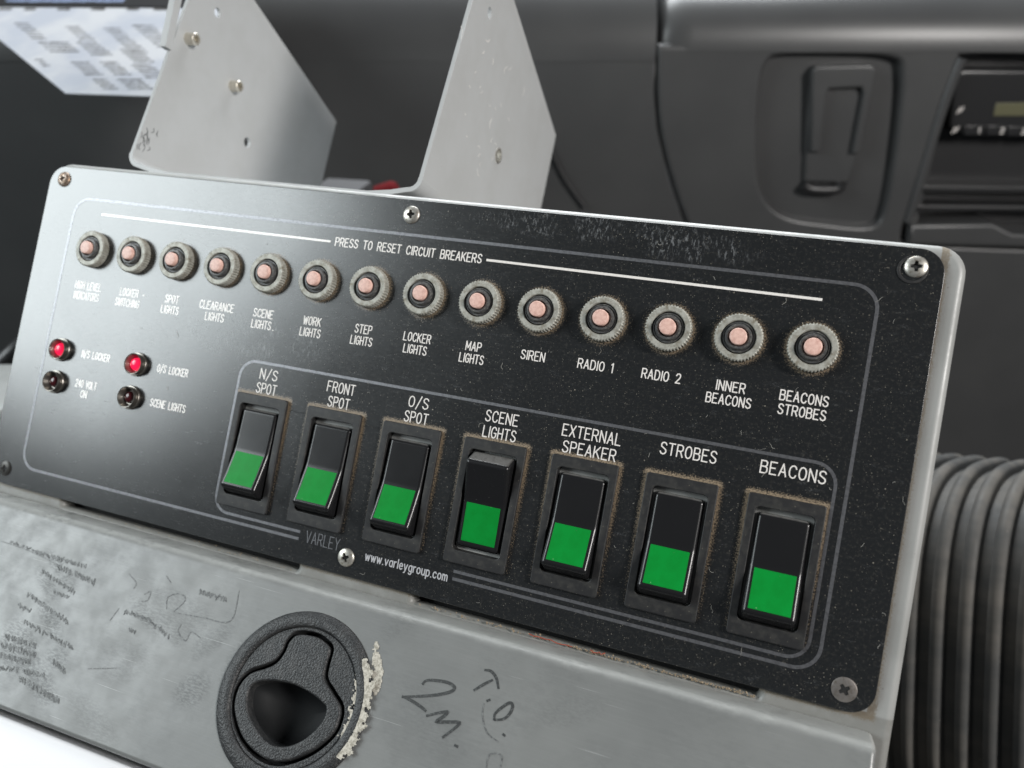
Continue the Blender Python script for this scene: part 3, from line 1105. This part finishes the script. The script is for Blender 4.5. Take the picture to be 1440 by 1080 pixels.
SL = [('N/S', 'SPOT', 8.0, 9.2), ('FRONT', 'SPOT', 11.9, 9.3), ('O/S', 'SPOT', 8.0, 9.5), ('SCENE', 'LIGHTS', 12.2, 12.3), ('EXTERNAL', 'SPEAKER', 20.2, 18.4), ('STROBES', None, 18.0, 0), ('BEACONS', None, 19.4, 0)]
for x, (a, b, wa, wb) in zip(SW_X, SL):
    letter([(a, x + .2, -59.8, wa)] + ([(b, x + .3, -65.25, wb)] if b else []), .40, M_WHITE, CAPS)
letter([('VARLEY', 148.7, -115.7, 14.3)], .36, M_LINE, 4.1)
letter([('www.varleygroup.com', 183.0, -117.0, 32.5)], .40, M_THIN, 3.1)

# circuit breakers
NUT = lathe('circuit_breaker', [(7.3, .02), (7.65, .3), (7.65, 3.0), (7.5, 3.2), (7.05, 3.35), (5.55, 3.35), (5.3, 3.1), (5.3, .02)], 92, M_NUT, (0, 3, .42), rad(18))
SLV = lathe('sleeve', [(5.0, .02), (5.0, 2.6), (4.85, 2.9), (4.6, 2.9), (4.45, 2.6), (4.2, 2.6), (4.1, 3.9), (3.85, 4.3), (3.35, 4.35), (3.1, 4.1), (3.05, 1)], 48, M_SLEEVE)
BTN = lathe('button', [(2.65, 1), (2.65, 5.3), (2.53, 5.47), (2.25, 5.53), (0.0, 5.55)], 40, M_PINK, angle=rad(60))
for i, x in enumerate(BR_X):
    o = place('circuit_breaker', NUT, panel, local=PB @ T(x, BR_Y) @ Matrix.Rotation(random.uniform(0, 6), 4, 'Z'))
    place('sleeve', SLV, o, local=T(random.uniform(-.08, .08), random.uniform(-.08, .08)))
    place('button', BTN, o, local=Matrix.Rotation(random.uniform(0, 6), 4, 'Z') @ T(0, 0, random.uniform(-.15, .25)))

# indicator lamps
IND = lathe('indicator_lamp', [(4.15, .02), (4.15, 2.2), (4.35, 2.4), (4.35, 2.9), (4.2, 3.0), (3.95, 2.9), (2.9, .4), (2.7, .3), (0, .3)], 48, M_LAMPBODY)
hexnut = lathe('lamp_nut', [(4.9, .03), (4.9, .9), (4.75, 1.15), (4.2, 1.2)], 24, M_LAMPBODY, angle=rad(20))
LENS = lathe('lens', [(2.7, .35), (2.6, 1.2), (2.15, 1.9), (1.2, 2.3), (0, 2.4)], 32, M_RED)
LENS_OFF = lathe('lens', [(2.5, .35), (2.3, 1.0), (1.8, 1.6), (1.0, 1.95), (0, 2.05)], 32, M_DARKRED)
for x, y, lit in ((9.2, -65.25, 1), (50.0, -65.35, 1), (9.4, -79.0, 0), (49.9, -79.0, 0)):
    o = place('indicator_lamp', IND, panel, local=PB @ T(x, y))
    o['label'] = 'indicator lamp lit bright red' if lit else 'unlit indicator lamp with dark red lens'
    place('lens', LENS if lit else LENS_OFF, o, local=Matrix())
    place('lamp_nut', hexnut, o, local=Matrix.Rotation(random.uniform(0, 1), 4, 'Z'))

# rocker switches
BEZ = flat_shape('rocker_switch', [rrect(-11.35, -21.75, 11.35, 21.75, .9, 4), rrect(-8.75, -17.2, 8.75, 17.9, 1.6, 5)], 0.02, 1.5, M_BEZEL, .3, 2)
WELL = flat_shape('switch_well', [rrect(-9.15, -17.55, 9.15, 18.25, 1.5, 3), rrect(-8.72, -17.15, 8.72, 17.85, 1.6, 5)], -5.0, -.05, M_SLOT)
wl = [mm((-9.2, -17.6, -5.1)), mm((9.2, -17.6, -5.1)), mm((9.2, 18.3, -5.1)), mm((-9.2, 18.3, -5.1))]
WELLB = mesh('well_floor', wl, [(0, 1, 2, 3)], M_SLOT)


def rocker_profile(flip):
    # (y, z): the end that stands proud is at -y, or at +y when flipped
    hi = [(16.1, .9), (8.5, 1.25), (1.0, 1.75), (-1.0, 2.15), (-8.5, 4.5), (-13.9, 6.5), (-17.0, .6), (-16.7, -1.2), (-16.0, -3.5), (15.6, -4.5), (16.3, -2.2)]
    return [(-y + .35 if flip else y, z) for y, z in hi]


def rocker(flip):
    pr = rocker_profile(flip)
    n = len(pr)
    vs = [mm((x, y, z)) for x in (-7.85, 7.85) for y, z in pr]
    fs = [(i, (i + 1) % n, n + (i + 1) % n, n + i) for i in range(n)] + [tuple(range(n)), tuple(range(2 * n - 1, n - 1, -1))]
    me = mesh('rocker', vs, fs)
    return baked('rocker', me, [('BEVEL', dict(width=.0014, segments=5, angle_limit=rad(32)))], M_ROCKER, True, rad(60))


def lens(flip):
    pr = sorted([p for p in rocker_profile(flip)[:6]], key=lambda p: -p[0])

    def zz(y):
        for (ya, za), (yb, zb) in zip(pr, pr[1:]):
            if ya >= y >= yb:
                return za + (zb - za) * (ya - y) / (ya - yb)
        return pr[-1][1]
    ys = [-.5, -1.0, -4.5, -8.5, -10.5, -12.3] if not flip else [-.2, -3.5, -8.15, -11.0, -13.6]
    V = []
    nx = (-6.2, 6.2)
    for x in nx:
        for y in ys:
            V.append(mm((x, y, zz(y) + .10)))
    for x in nx:
        for y in ys:
            V.append(mm((x, y, zz(y) - .3)))
    k = len(ys)
    Fc = []
    for i in range(k - 1):
        Fc.append((i, i + 1, k + i + 1, k + i))
        Fc.append((i, 2 * k + i, 2 * k + i + 1, i + 1))
        Fc.append((k + i, k + i + 1, 3 * k + i + 1, 3 * k + i))
    Fc.append((0, k, 3 * k, 2 * k))
    Fc.append((k - 1, 3 * k - 1, 4 * k - 1, 2 * k - 1))
    me = mesh('green_lens', V, Fc)
    return baked('green_lens', me, [('BEVEL', dict(width=.00012, segments=2, angle_limit=rad(40)))], M_GREEN, True, rad(30))


RK, RKF, GL, GLF = rocker(False), rocker(True), lens(False), lens(True)
for i, x in enumerate(SW_X):
    o = place('rocker_switch', BEZ, panel, local=PB @ T(x, SW_Y))
    if i == 3:
        o['label'] = 'rocker switch tipped the other way, its top end standing proud'
    place('rocker', RKF if i == 3 else RK, o, local=Matrix())
    place('green_lens', GLF if i == 3 else GL, o, local=Matrix())
    place('switch_well', WELL, o, local=Matrix())
    place('well_floor', WELLB, o, local=Matrix())

# cross-head screws
RECESS = {}


def screw_mesh(name, mat, r, dome, rot):
    base = lathe(name, [(r, .02), (r, .25), (r * .9, .25 + dome * .45), (r * .6, .25 + dome * .85), (r * .25, .25 + dome), (0.0, .25 + dome * 1.01)], 48, mat, angle=rad(60))
    bm = bmesh.new()
    bm.from_mesh(base)
    bd_ = [e for e in bm.edges if e.is_boundary]
    bmesh.ops.contextual_create(bm, geom=bd_)
    bmesh.ops.recalc_face_normals(bm, faces=bm.faces)
    bm.to_mesh(base)
    bm.free()
    a, b = r * .15, r * .58
    pts = [(b, -a), (b, a), (a * 1.5, a * 1.5), (a, b), (-a, b), (-a * 1.5, a * 1.5), (-b, a), (-b, -a), (-a * 1.5, -a * 1.5), (-a, -b), (a, -b), (a * 1.5, -a * 1.5)]
    n = len(pts)
    vs = [mm((x * .75, y * .75, .1)) for x, y in pts] + [mm((x, y, 2 + dome)) for x, y in pts]
    fs = [(i, (i + 1) % n, n + (i + 1) % n, n + i) for i in range(n)] + [tuple(range(n)), tuple(range(n, 2 * n))]
    cut = bpy.data.objects.new('temp_cut', mesh('cut', vs, fs))
    COL.objects.link(cut)
    fl_ = [mm((x * .98, y * .98, .3)) for x, y in pts]
    RECESS[name + mat.name] = mesh('recess_shade', fl_, [tuple(range(n))], M_SLOT)  # black cross-shaped sheet that paints the shade inside the screw head
    me = baked(name, base, [('BOOLEAN', dict(operation='DIFFERENCE', object=cut, solver='EXACT'))], mat, True, rad(45))
    bpy.data.objects.remove(cut)
    return me


SC = {'bright': screw_mesh('screw', M_SCREW, 3.35, .95, 0), 'rusty': screw_mesh('screw', M_RUST, 3.3, 1.2, 0), 'dull': screw_mesh('screw', M_DULL, 3.6, .3, 0), 'dark': screw_mesh('screw', M_TARNISH, 3.2, .5, 0)}
washer = flat_shape('screw_cup', [circle(0, 0, 4.3, 40), circle(0, 0, 3.4, 40)], .02, .3, M_BEZEL, .1)
for x, y, k, a in ((-9.0, 7.4, 'rusty', 20), (159.5, 7.4, 'bright', 10), (328.6, 7.3, 'bright', 5), (328.0, -119.8, 'dull', 38), (159.4, -119.4, 'bright', 25), (-8.4, -119.5, 'dark', 12)):
    o = place('screw', SC[k], panel, local=PB @ T(x, y) @ Matrix.Rotation(rad(a), 4, 'Z'))
    place('recess_shade', RECESS['screw' + SC[k].materials[0].name], o, local=Matrix())
    if k != 'bright':
        o['label'] = {'rusty': 'rusty brown cross-head screw', 'dull': 'dull flat cross-head screw', 'dark': 'dark tarnished cross-head screw'}[k]
    elif x > 300:
        place('screw_cup', washer, o, local=T(-.9, -.9))

# lint fibres and loose grit lying on the plate
V, Fc = [], []
for i in range(110):
    x = 336 - abs(random.gauss(0, 120))
    if x < 5:
        continue
    y = random.uniform(-124, 12)
    if any(abs(x - sx_) < 12.4 for sx_ in SW_X) and -113 < y < -67 or abs(y - BR_Y) < 9:
        continue
    a = random.uniform(0, 6.28)
    L_ = random.choice((.6, .8, 1.0, 1.4, 2.6))
    pts = [(x, y)]
    for k in range(5):
        a += random.uniform(-.8, .8)
        pts.append((pts[-1][0] + math.cos(a) * L_ / 5, pts[-1][1] + math.sin(a) * L_ / 5))
    ribbon(V, Fc, pts, random.uniform(.05, .11), .16 + random.uniform(0, .1), thick=.06)
tag(place('lint', mesh('lint', V, Fc, M_LINT), panel, local=PB), kind='stuff')


def halo_region():
    if random.random() < .5:
        x = random.choice(BR_X[4:]) if random.random() < .8 else random.choice(BR_X)
        a = random.uniform(0, 6.28)
        r = 7.5 + abs(random.gauss(0, 1.3))
        return x + r * math.cos(a), BR_Y + r * math.sin(a)
    x = random.choice(SW_X)
    k = random.random()
    if k < .4:
        return x + random.uniform(-11.8, 11.8), SW_Y + 21.9 + abs(random.gauss(0, .8))
    if k < .8:
        return x + 11.5 + abs(random.gauss(0, .7)), SW_Y + random.uniform(-21, 22)
    return x - 11.5 - abs(random.gauss(0, .6)), SW_Y + random.uniform(-21, 22)


tag(place('grit', grains('grit', 2600, halo_region, M_GRIT, .05, .17, .01), panel, local=PB), kind='stuff')

# ------------------------------------------------------------------ grey bracket behind the panel
bracket = empty('mounting_bracket', PANEL @ T(80, 24, -60), 'pale grey sheet metal bracket with two upright pointed plates behind the panel', 'bracket')
BB = T(80, 24, -60).inverted()
XL, XR = 8.7, 152.4
side = [(25, -15), (139, -34.6), (102, -163), (25, -158)]            # (up, back)
TP = 2.0


def plate_loop(extra_holes):
    # plate drawn in (back, up) so that its thickness runs along the console
    pts = []
    P = [Vector((h, y)) for y, h in side]
    return [[(p.x, p.y) for p in P]] + extra_holes


YZ = Matrix(((0, 0, 1, 0), (0, 1, 0, 0), (1, 0, 0, 0), (0, 0, 0, 1)))  # local x -> back/out, y -> up, z -> along


def hole(h, y, r):
    return circle(h, y, r, 24)


lp = flat_shape('side_plate', plate_loop([hole(-87, 59, 2.6), hole(-48, 109, 2.2)]), -1, 1, M_BRACKET, .25, 1)
rp = flat_shape('side_plate', plate_loop([hole(-85, 61, 3.0), hole(-47, 110, 2.2)]), -1, 1, M_BRACKET, .25, 1)
pl = place('side_plate', lp, bracket, local=BB @ T(XL, 0) @ YZ)
pr_ = place('side_plate', rp, bracket, local=BB @ T(XR, 0) @ YZ)
pl['label'] = 'left upright plate with two cap screws through it'
pr_['label'] = 'right upright plate with two empty holes'
# base with bent corners joining the two plates
prof = []
for i in range(7):
    a = rad(180 + 90 * i / 6)
    prof.append((XL + 5 + 6 * math.cos(a), 25 + 6 * math.sin(a) + 1.0))
prof += [(XL + 12, 18.4), (XL + 22, 17.2), (XR - 22, 17.2), (XR - 12, 18.4)]
for i in range(7):
    a = rad(270 + 90 * i / 6)
    prof.append((XR - 5 + 6 * math.cos(a), 25 + 6 * math.sin(a) + 1.0))
V, Fc = [], []
n = len(prof)
for h in (-15, -158):
    for k, off in ((0, 0.0), (1, 1.9)):
        for i, (x, y) in enumerate(prof):
            d = Vector(prof[min(i + 1, n - 1)]) - Vector(prof[max(i - 1, 0)])
            d.normalize()
            V.append(mm((x - d.y * off, y + d.x * off, h)))
for i in range(n - 1):
    a, b, c_2, d_ = i, n + i, 2 * n + i, 3 * n + i
    Fc += [(a, a + 1, b + 1, b), (c_2, d_, d_ + 1, c_2 + 1), (a, c_2, c_2 + 1, a + 1), (b, b + 1, d_ + 1, d_)]
Fc += [(0, n, 3 * n, 2 * n), (n - 1, 3 * n - 1, 4 * n - 1, 2 * n - 1)]
place('base_plate', mesh('base_plate', V, Fc, M_BRACKET, True, rad(40)), bracket, local=BB)
CAPM = lathe('cap_screw', [(0, 2.2), (1.45, 2.2), (1.45, 5.0), (2.4, 5.1), (2.8, 4.7), (2.8, 0)], 32, M_CAP)
for h, y in ((-33, 88), (-67.5, 81)):
    place('cap_screw', CAPM, pl, local=T(h, y, 1.0))
place('edge_clip', box_mesh('edge_clip', -.0235, .078, -.0022, -.0195, .104, .0014, M_BRACKET, .0003), pl, local=Matrix.Translation((-.001, 0, 0)))
def plate_marks(name, marks, mat, parent, w, z=1.05):
    V, Fc = [], []
    for i, pth in enumerate(marks):
        ribbon(V, Fc, smooth_path(pth, 4) if len(pth) > 2 else pth, w * random.uniform(.6, 1.2), z + .004 * (i % 7), taper=True, thick=.06)
    return place(name, mesh(name, V, Fc, mat), parent, local=Matrix())


rs = random.Random(4)
dirt = []
for _ in range(16):
    h, y = -21 + rs.gauss(0, 2.6), 35 + rs.gauss(0, 4.5)
    dirt.append([(h, y), (h + rs.uniform(-1, 1), y - rs.uniform(.5, 2.2)), (h + rs.uniform(-1, 1), y - rs.uniform(2, 4))])
plate_marks('dirt_mark', dirt, M_FAINT, pl, .5)
scr1 = []
for _ in range(26):
    h, y = -66 + rs.gauss(0, 20), 75 + rs.gauss(0, 22)
    a = rs.uniform(0, 6.28)
    L_ = rs.choice((1.5, 2.5, 4.5))
    scr1.append([(h, y), (h + math.cos(a) * L_ * .5, y + math.sin(a) * L_ * .4), (h + math.cos(a + .6) * L_, y + math.sin(a + .6) * L_)])
plate_marks('scratch', scr1, M_WHITE, pr_, .28)
NSERT = lathe('threaded_insert', [(3.6, 0), (3.6, .5), (3.0, .7), (2.4, .5), (2.2, -2)], 28, M_SCREW)
place('threaded_insert', NSERT, pr_, local=T(-85, 61, 1.0))

# ------------------------------------------------------------------ dashboard behind
YD = 0.74
dash = empty('dashboard', Matrix.Translation((0.1, YD + .1, .6)), 'dark grey moulded plastic dashboard behind the console with a recessed pocket', 'dashboard')
DB = Matrix.Translation((0.1, YD + .1, .6)).inverted()


def wall2(px, py, yd=YD):
    p = on_wall(px, py, yd)
    return (p.x * 1000, p.z * 1000)


XZ = Matrix(((1, 0, 0, 0), (0, 0, -1, YD), (0, 1, 0, 0), (0, 0, 0, 1)))    # local z -> towards the viewer
# right fascia with a curved left edge and two openings
edge_ = [wall2(*p) for p in ((926, 12), (924, 90), (928, 180), (944, 250), (968, 318), (1010, 400), (1060, 480))]
edge_ = [(p.x, p.y) for p in smooth_path(edge_, 5)]
tl = wall2(926, 12)
lo = wall2(1060, 480)
top_z = wall2(1100, 62)[1]
edge_ = [p for p in edge_ if p[1] < top_z - 1]
tl = wall2(926, 62)
lo = wall2(1060, 480)
outer = [(tl[0], top_z)] + edge_ + [(lo[0] + 20, lo[1] - 150), (900, lo[1] - 150), (900, top_z)]
pk = [wall2(*p) for p in ((1079, 90), (1069, 134), (1066, 230), (1076, 278), (1106, 304), (1160, 314), (1226, 318), (1246, 290), (1262, 190), (1268, 104), (1254, 82), (1180, 77), (1102, 78))]
pocket_loop = [(p.x, p.y) for p in smooth_path(pk, 5, True)]
rl = [wall2(*p) for p in ((1352, 78), (1325, 150), (1300, 230), (1270, 322), (1268, 340), (1290, 345), (1700, 360), (1720, 90), (1400, 76))]
radio_loop = rl
fas = flat_shape('fascia', [outer, pocket_loop, radio_loop], -25, 0, M_DASH, 4.5, 5)
place('fascia', fas, dash, local=DB @ XZ)
pb0, pb1 = wall2(1040, 50), wall2(1290, 340)
place('pocket_back', flat_shape('pocket_back', [rrect(pb0[0], pb1[1], pb1[0], pb0[1], 4)], -20, -10, M_DASH), dash, local=DB @ XZ)
place('radio_recess', flat_shape('radio_recess', [[(p[0], p[1]) for p in inset(radio_loop, -4)]], -34, -26, M_TRIM), dash, local=DB @ XZ)


def wtube(name, pts, r, mat, lift=0.0, parent=None, n=12):
    P = [on_wall(px, py, YD - lift) for px, py in pts]
    P = smooth_path([tuple(p) for p in P], 6) if len(P) > 2 else P
    return place(name, tube(name, P, r, mat, n), parent or dash, local=DB if parent is None else None)


# rounded shoulders along the top of the dash, turned up to the windscreen
def shoulder(name, xa, xb, z0, y0, R, soft):
    V, Fc = [], []
    pf = [(0.0, -.002)]
    for i in range(13):
        a = PI / 2 * i / 12
        pf.append((R * (1 - math.cos(a)), R * .9 * math.sin(a)))
    pf.append((R + .4, R * .9 + .015))
    xs = [(xa + soft * (1 - math.cos(PI / 2 * i / 6)), math.sin(PI / 2 * i / 6)) for i in range(7)] if soft else [(xa, 1)]
    xs.append((xb, 1))
    for x, k in xs:
        for a, b in pf:
            V.append((x, y0 + a + (1 - k) * .012, z0 + b * (.72 + .28 * k) - (1 - k) * .004))
    n = len(pf)
    for i in range(len(xs) - 1):
        for k in range(n - 1):
            Fc.append((i * n + k, i * n + k + 1, (i + 1) * n + k + 1, (i + 1) * n + k))
    return place(name, mesh(name, V, Fc, M_DASH, True), dash, local=DB)


shoulder('top_pad', tl[0] * .001, .9, (top_z - 4.6) * .001, YD - .0003, .056, .03)

# inside the pocket: a hinged flap with a ridge frame and a bottom clip
flap = [wall2(*p, YD + .006) for p in ((1142, 98), (1226, 94), (1231, 104), (1208, 214), (1194, 258), (1130, 256), (1134, 180))]
place('pocket_flap', flat_shape('pocket_flap', [flap], -12, -5, M_DASH, 3.0, 4), dash, local=DB @ XZ)
bo_ = [wall2(*p, YD + .004) for p in ((1146, 92), (1222, 90), (1230, 96), (1229, 106), (1207, 214), (1196, 214), (1212, 130), (1208, 122), (1164, 124), (1160, 132), (1152, 212), (1138, 212), (1140, 100))]
place('flap_border', flat_shape('flap_border', [bo_], -9, 1.0, M_DASH, 2.2, 4), dash, local=DB @ XZ)
wtube('pocket_clip', [(1130, 260), (1142, 266), (1176, 266), (1183, 258)], .005, M_TRIM, -.004)

wtube('recess_ridge', [(1352, 82), (1326, 150), (1300, 232), (1276, 312)], .0045, M_DASH, -.001)

# radio sunk into the fascia, a thing of its own
rc = on_wall(1480, 190, YD)
radio = empty('car_radio', Matrix.Translation(rc), 'black car radio with a dull green display in the dark dashboard at the right edge', 'radio')
RB = Matrix.Translation(rc).inverted()
ro = [wall2(*p) for p in ((1346, 104), (1362, 98), (1640, 100), (1640, 200), (1345, 188), (1338, 178))]
place('radio_body', flat_shape('radio_body', [ro], -25, -4, M_RADIO, 3.5, 4), radio, local=RB @ XZ)
lcd = [wall2(*p) for p in ((1404, 146), (1560, 143), (1560, 164), (1400, 164))]
place('display', flat_shape('display', [lcd], -5, -3.4, M_LCD, .3), radio, local=RB @ XZ)
for k, (px, py) in enumerate(((1371, 181), (1402, 181), (1432, 182), (1464, 183), (1496, 184))):
    bl = [wall2(px - 12, py - 3), wall2(px + 16, py - 3), wall2(px + 15, py + 10), wall2(px - 13, py + 10)]
    bo = place('preset_button', flat_shape('preset_button', [bl], -5, -2.2, M_RADIO, .6, 2), radio, local=RB @ XZ)
    g = G['1' if k == 0 else '2'] if k < 2 else None
    if k == 2:
        g = [[(.2, 5.2), (1.2, 6), (2.8, 6), (3.6, 5), (3.3, 3.6), (1.6, 3.1)], [(1.6, 3.1), (3.4, 2.7), (3.9, 1.5), (3, .2), (1.4, 0), (.1, .9)]]
    if g:
        x, y = wall2(px + 6, py + 7)
        V, Fc = [], []
        for st in g:
            ribbon(V, Fc, [(x + a * .75, y + b * .75) for a, b in st], .9, -2.1, thick=.1)
        place('preset_number', mesh('preset_number', V, Fc, M_WHITE), bo, local=Matrix())
for px, py in ((1353, 156), (1346, 184)):
    x, y = wall2(px, py)
    V, Fc = [], []
    ribbon(V, Fc, [(x - 2, y - 2.5), (x - .5, y + 2), (x + .6, y - 1.5), (x + 2.4, y + 2.6)], 1.3, -3.7, thick=.2)
    place('radio_marking', mesh('radio_marking', V, Fc, M_WHITE), radio, local=RB @ XZ)
# slots and tray below the radio
for ya, yb, lift in ((264, 274, -8), (290, 298, -4)):
    q = [wall2(1292 if ya < 280 else 1286, ya), wall2(1680, ya + 4), wall2(1680, yb + 4), wall2(1290 if ya < 280 else 1282, yb)]
    place('shelf_rail', flat_shape('shelf_rail', [q], -26, lift, M_TRIM, 1.5, 3), dash, local=DB @ XZ)
tray = [wall2(*p) for p in ((1278, 314), (1392, 312), (1420, 326), (1680, 334), (1680, 352), (1274, 342))]
place('tray_lip', flat_shape('tray_lip', [tray], -26, 6, M_DASH, 3.5, 4), dash, local=DB @ XZ)
# lower part of the dashboard under the fascia
lw = [wall2(*p, YD + .05) for p in ((1000, 350), (1800, 360), (1800, 1300), (1000, 1300))]
place('lower_panel', flat_shape('lower_panel', [lw], -60, -40, M_TRIM, 4, 3), dash, local=DB @ XZ)
for py in (352, 378):
    wtube('panel_rib', [(1330, py), (1420, py + 2), (1560, py + 5)], .004, M_TRIM, -.03)

# left and middle: smooth panel left of the curved seam
mz = wall2(700, 78)[1]
side_edge = [wall2(*p) for p in ((922, 78), (920, 130), (924, 180), (940, 250), (964, 318), (1008, 400), (1040, 900))]
mid = [(-1100, mz)] + [(side_edge[0][0], mz)] + side_edge[1:] + [(-1100, wall2(0, 900)[1])]
place('side_panel', flat_shape('side_panel', [mid], -30, -1, M_DASH, 1.2, 3), dash, local=DB @ XZ)
shoulder('side_panel_top', -1.1, side_edge[0][0] * .001, (mz - 3) * .001, YD + .0005, .085, 0)
wtube('panel_seam', [(772, 205), (792, 248), (822, 292)], .0022, M_TRIM, .0015)

# ------------------------------------------------------------------ printed sheet at the upper left
A_, B_, D_ = at_depth(-60, 14, .60), at_depth(300, 12, .58), at_depth(92, 131, .52)
ux = (B_ - A_).normalized()
nz = ux.cross((D_ - A_)).normalized()
if nz.dot(CAM_LOC - A_) < 0:
    nz = -nz
uy = nz.cross(ux).normalized()
SHM = Matrix(((ux.x, uy.x, nz.x, A_.x), (ux.y, uy.y, nz.y, A_.y), (ux.z, uy.z, nz.z, A_.z), (0, 0, 0, 1)))
sheet = empty('printed_sheet', SHM, 'white printed sheet with columns of small grey text under a black header strip, upper left', 'paper sheet')


def on_sheet(px, py):
    p = on_frame(px, py, SHM)
    return (p.x * 1000, p.y * 1000)


place('sheet', flat_shape('sheet', [[on_sheet(-60, 10), on_sheet(320, 12), on_sheet(320, 139), on_sheet(92, 131), on_sheet(0, 56), on_sheet(-55, 14)]], -.6, 0, M_PAPER), sheet, local=Matrix())
hd = [on_sheet(-60, -60), on_sheet(330, -60), on_sheet(330, 10), on_sheet(-60, 8)]
place('header_strip', flat_shape('header_strip', [hd], -.6, .15, M_HEADER), sheet, local=Matrix())


def print_lines(name, blocks, mat, w):
    V, Fc = [], []
    for (xa, xb, y, nn) in blocks:
        for k in range(nn):
            yy = y + k * 4.2
            x = xa + random.uniform(0, 2) + k * 5.0
            while x < xb + k * 5.0:
                L_ = random.uniform(1.5, 5)
                a, b = on_sheet(x, yy), on_sheet(min(x + L_, xb + k * 5.0), yy + .1)
                ribbon(V, Fc, [a, b], w * random.uniform(.6, 1.1), .2, thick=.1)
                x += L_ + random.uniform(1.2, 3.2)
    return place(name, mesh(name, V, Fc, mat), sheet, local=Matrix())


print_lines('printed_text', [(92, 112, 38, 5), (145, 168, 40, 9), (186, 215, 36, 8), (55, 90, 60, 4), (20, 40, 33, 6), (72, 96, 60, 4), (108, 138, 60, 5), (168, 196, 70, 5), (100, 125, 88, 5), (140, 165, 88, 5),
                             (185, 215, 92, 5), (130, 150, 112, 4), (165, 200, 112, 4), (50, 60, 84, 3)], M_PRINT, 1.25)
print_lines('printed_text', [(0, 14, 13, 1), (35, 50, 13, 1), (82, 97, 13, 1), (130, 146, 13, 1), (180, 196, 13, 1), (216, 250, 13, 1)], M_PRINT, 3.0)
print_lines('header_text', [(10, 60, 1, 1), (65, 120, 1, 1), (125, 172, 1, 1), (-20, 20, -8, 1)], M_HPRINT, 4.5)

# ------------------------------------------------------------------ corrugated rubber hose at the right
HC = at_depth(1424, 900, .44)
CR = CAM.to_3x3()
ax = (CR @ Vector((.71, -.03, .70))).normalized()           # axis: to the right and towards the viewer
dn = (CR @ Vector((0, -1, 0)))
e1 = (dn - ax * dn.dot(ax)).normalized()
e2 = ax.cross(e1).normalized()
if (CR.transposed() @ e2).x > 0:
    e2 = -e2
HM = Matrix(((e2.x, e1.x, ax.x, HC.x), (e2.y, e1.y, ax.y, HC.y), (e2.z, e1.z, ax.z, HC.z), (0, 0, 0, 1)))
V, Fc = [], []
NS = 96
pitch, ribs, sub = 12.2, 18, 14
rows = []
for i in range(ribs * sub + 1):
    zpos = (i / sub - 8.5) * pitch
    ph = (i % sub) / sub
    prof_ = max(0.0, math.sin(PI * min(ph / .62, 1.0))) ** .42 if ph < .62 else 0.0
    rr = 85.5 + 5.0 * prof_
    rows.append((zpos, rr))
for zpos, rr in rows:
    for k in range(NS):
        a = 2 * PI * k / NS
        ca, sa = math.cos(a), math.sin(a)
        q = (abs(ca) ** 3.1 + abs(sa) ** 3.1) ** (-1 / 3.1)
        V.append(mm((rr * q * ca * .92, rr * q * sa * 1.08, zpos)))
for i in range(len(rows) - 1):
    for k in range(NS):
        Fc.append((i * NS + k, i * NS + (k + 1) % NS, (i + 1) * NS + (k + 1) % NS, (i + 1) * NS + k))
Fc.append(tuple(range(NS)))
Fc.append(tuple((len(rows) - 1) * NS + k for k in range(NS)))
hose = place('corrugated_hose', mesh('corrugated_hose', V, Fc, M_HOSE, True, rad(60)), world=HM)
tag(hose, 'thick ribbed dark rubber hose standing to the right of the grey console', 'hose')

# ------------------------------------------------------------------ white panel under the left end of the drawer
WP = LID @ T(0, -70.5, -14)
wq = [(-160, 0), (360, 0), (360, -160), (-160, -160)]
wp = place('white_box', flat_shape('white_box', [wq], -6, 12, M_WHITEP, 1.5, 3), world=WP)
tag(wp, 'plain glossy white box top below the left corner of the grey drawer', 'box')

# ------------------------------------------------------------------ small things glimpsed behind
rcap = at_depth(533, 279, .60)
rc_o = place('red_cap', lathe('red_cap', [(0, 16), (7, 16), (9, 13), (9.5, 0), (0, 0)], 32, M_REDP), world=Matrix.Translation(rcap) @ Matrix.Rotation(rad(70), 4, 'Y'))
tag(rc_o, 'small red cap behind the panel between the two bracket plates', 'cap')
pb_ = at_depth(478, 282, .62)
pbx = place('grey_box', box_mesh('grey_box', -.018, -.02, -.03, .020, .02, .012, M_PALE, .003), world=Matrix.Translation(pb_) @ Matrix.Rotation(rad(-12), 4, 'Z'))
tag(pbx, 'small pale grey box behind the panel beside the red cap', 'box')
lv = [at_depth(-40, 560, .55), at_depth(0, 515, .55), at_depth(22, 494, .55), at_depth(50, 470, .56)]
lev = place('grey_pipe', tube('grey_pipe', smooth_path([tuple(p) for p in lv], 6), .006, M_TRIM), None, world=Matrix())
tag(lev, 'dark pipe in shade beside the left end of the console', 'pipe')
wb = at_depth(-22, 640, .47)
side_b = place('grey_bin', box_mesh('grey_bin', -.06, -.05, -.09, .018, .06, .03, M_GREY, .004), world=Matrix.Translation(wb))
tag(side_b, 'pale box edge standing beyond the left end of the console', 'box')
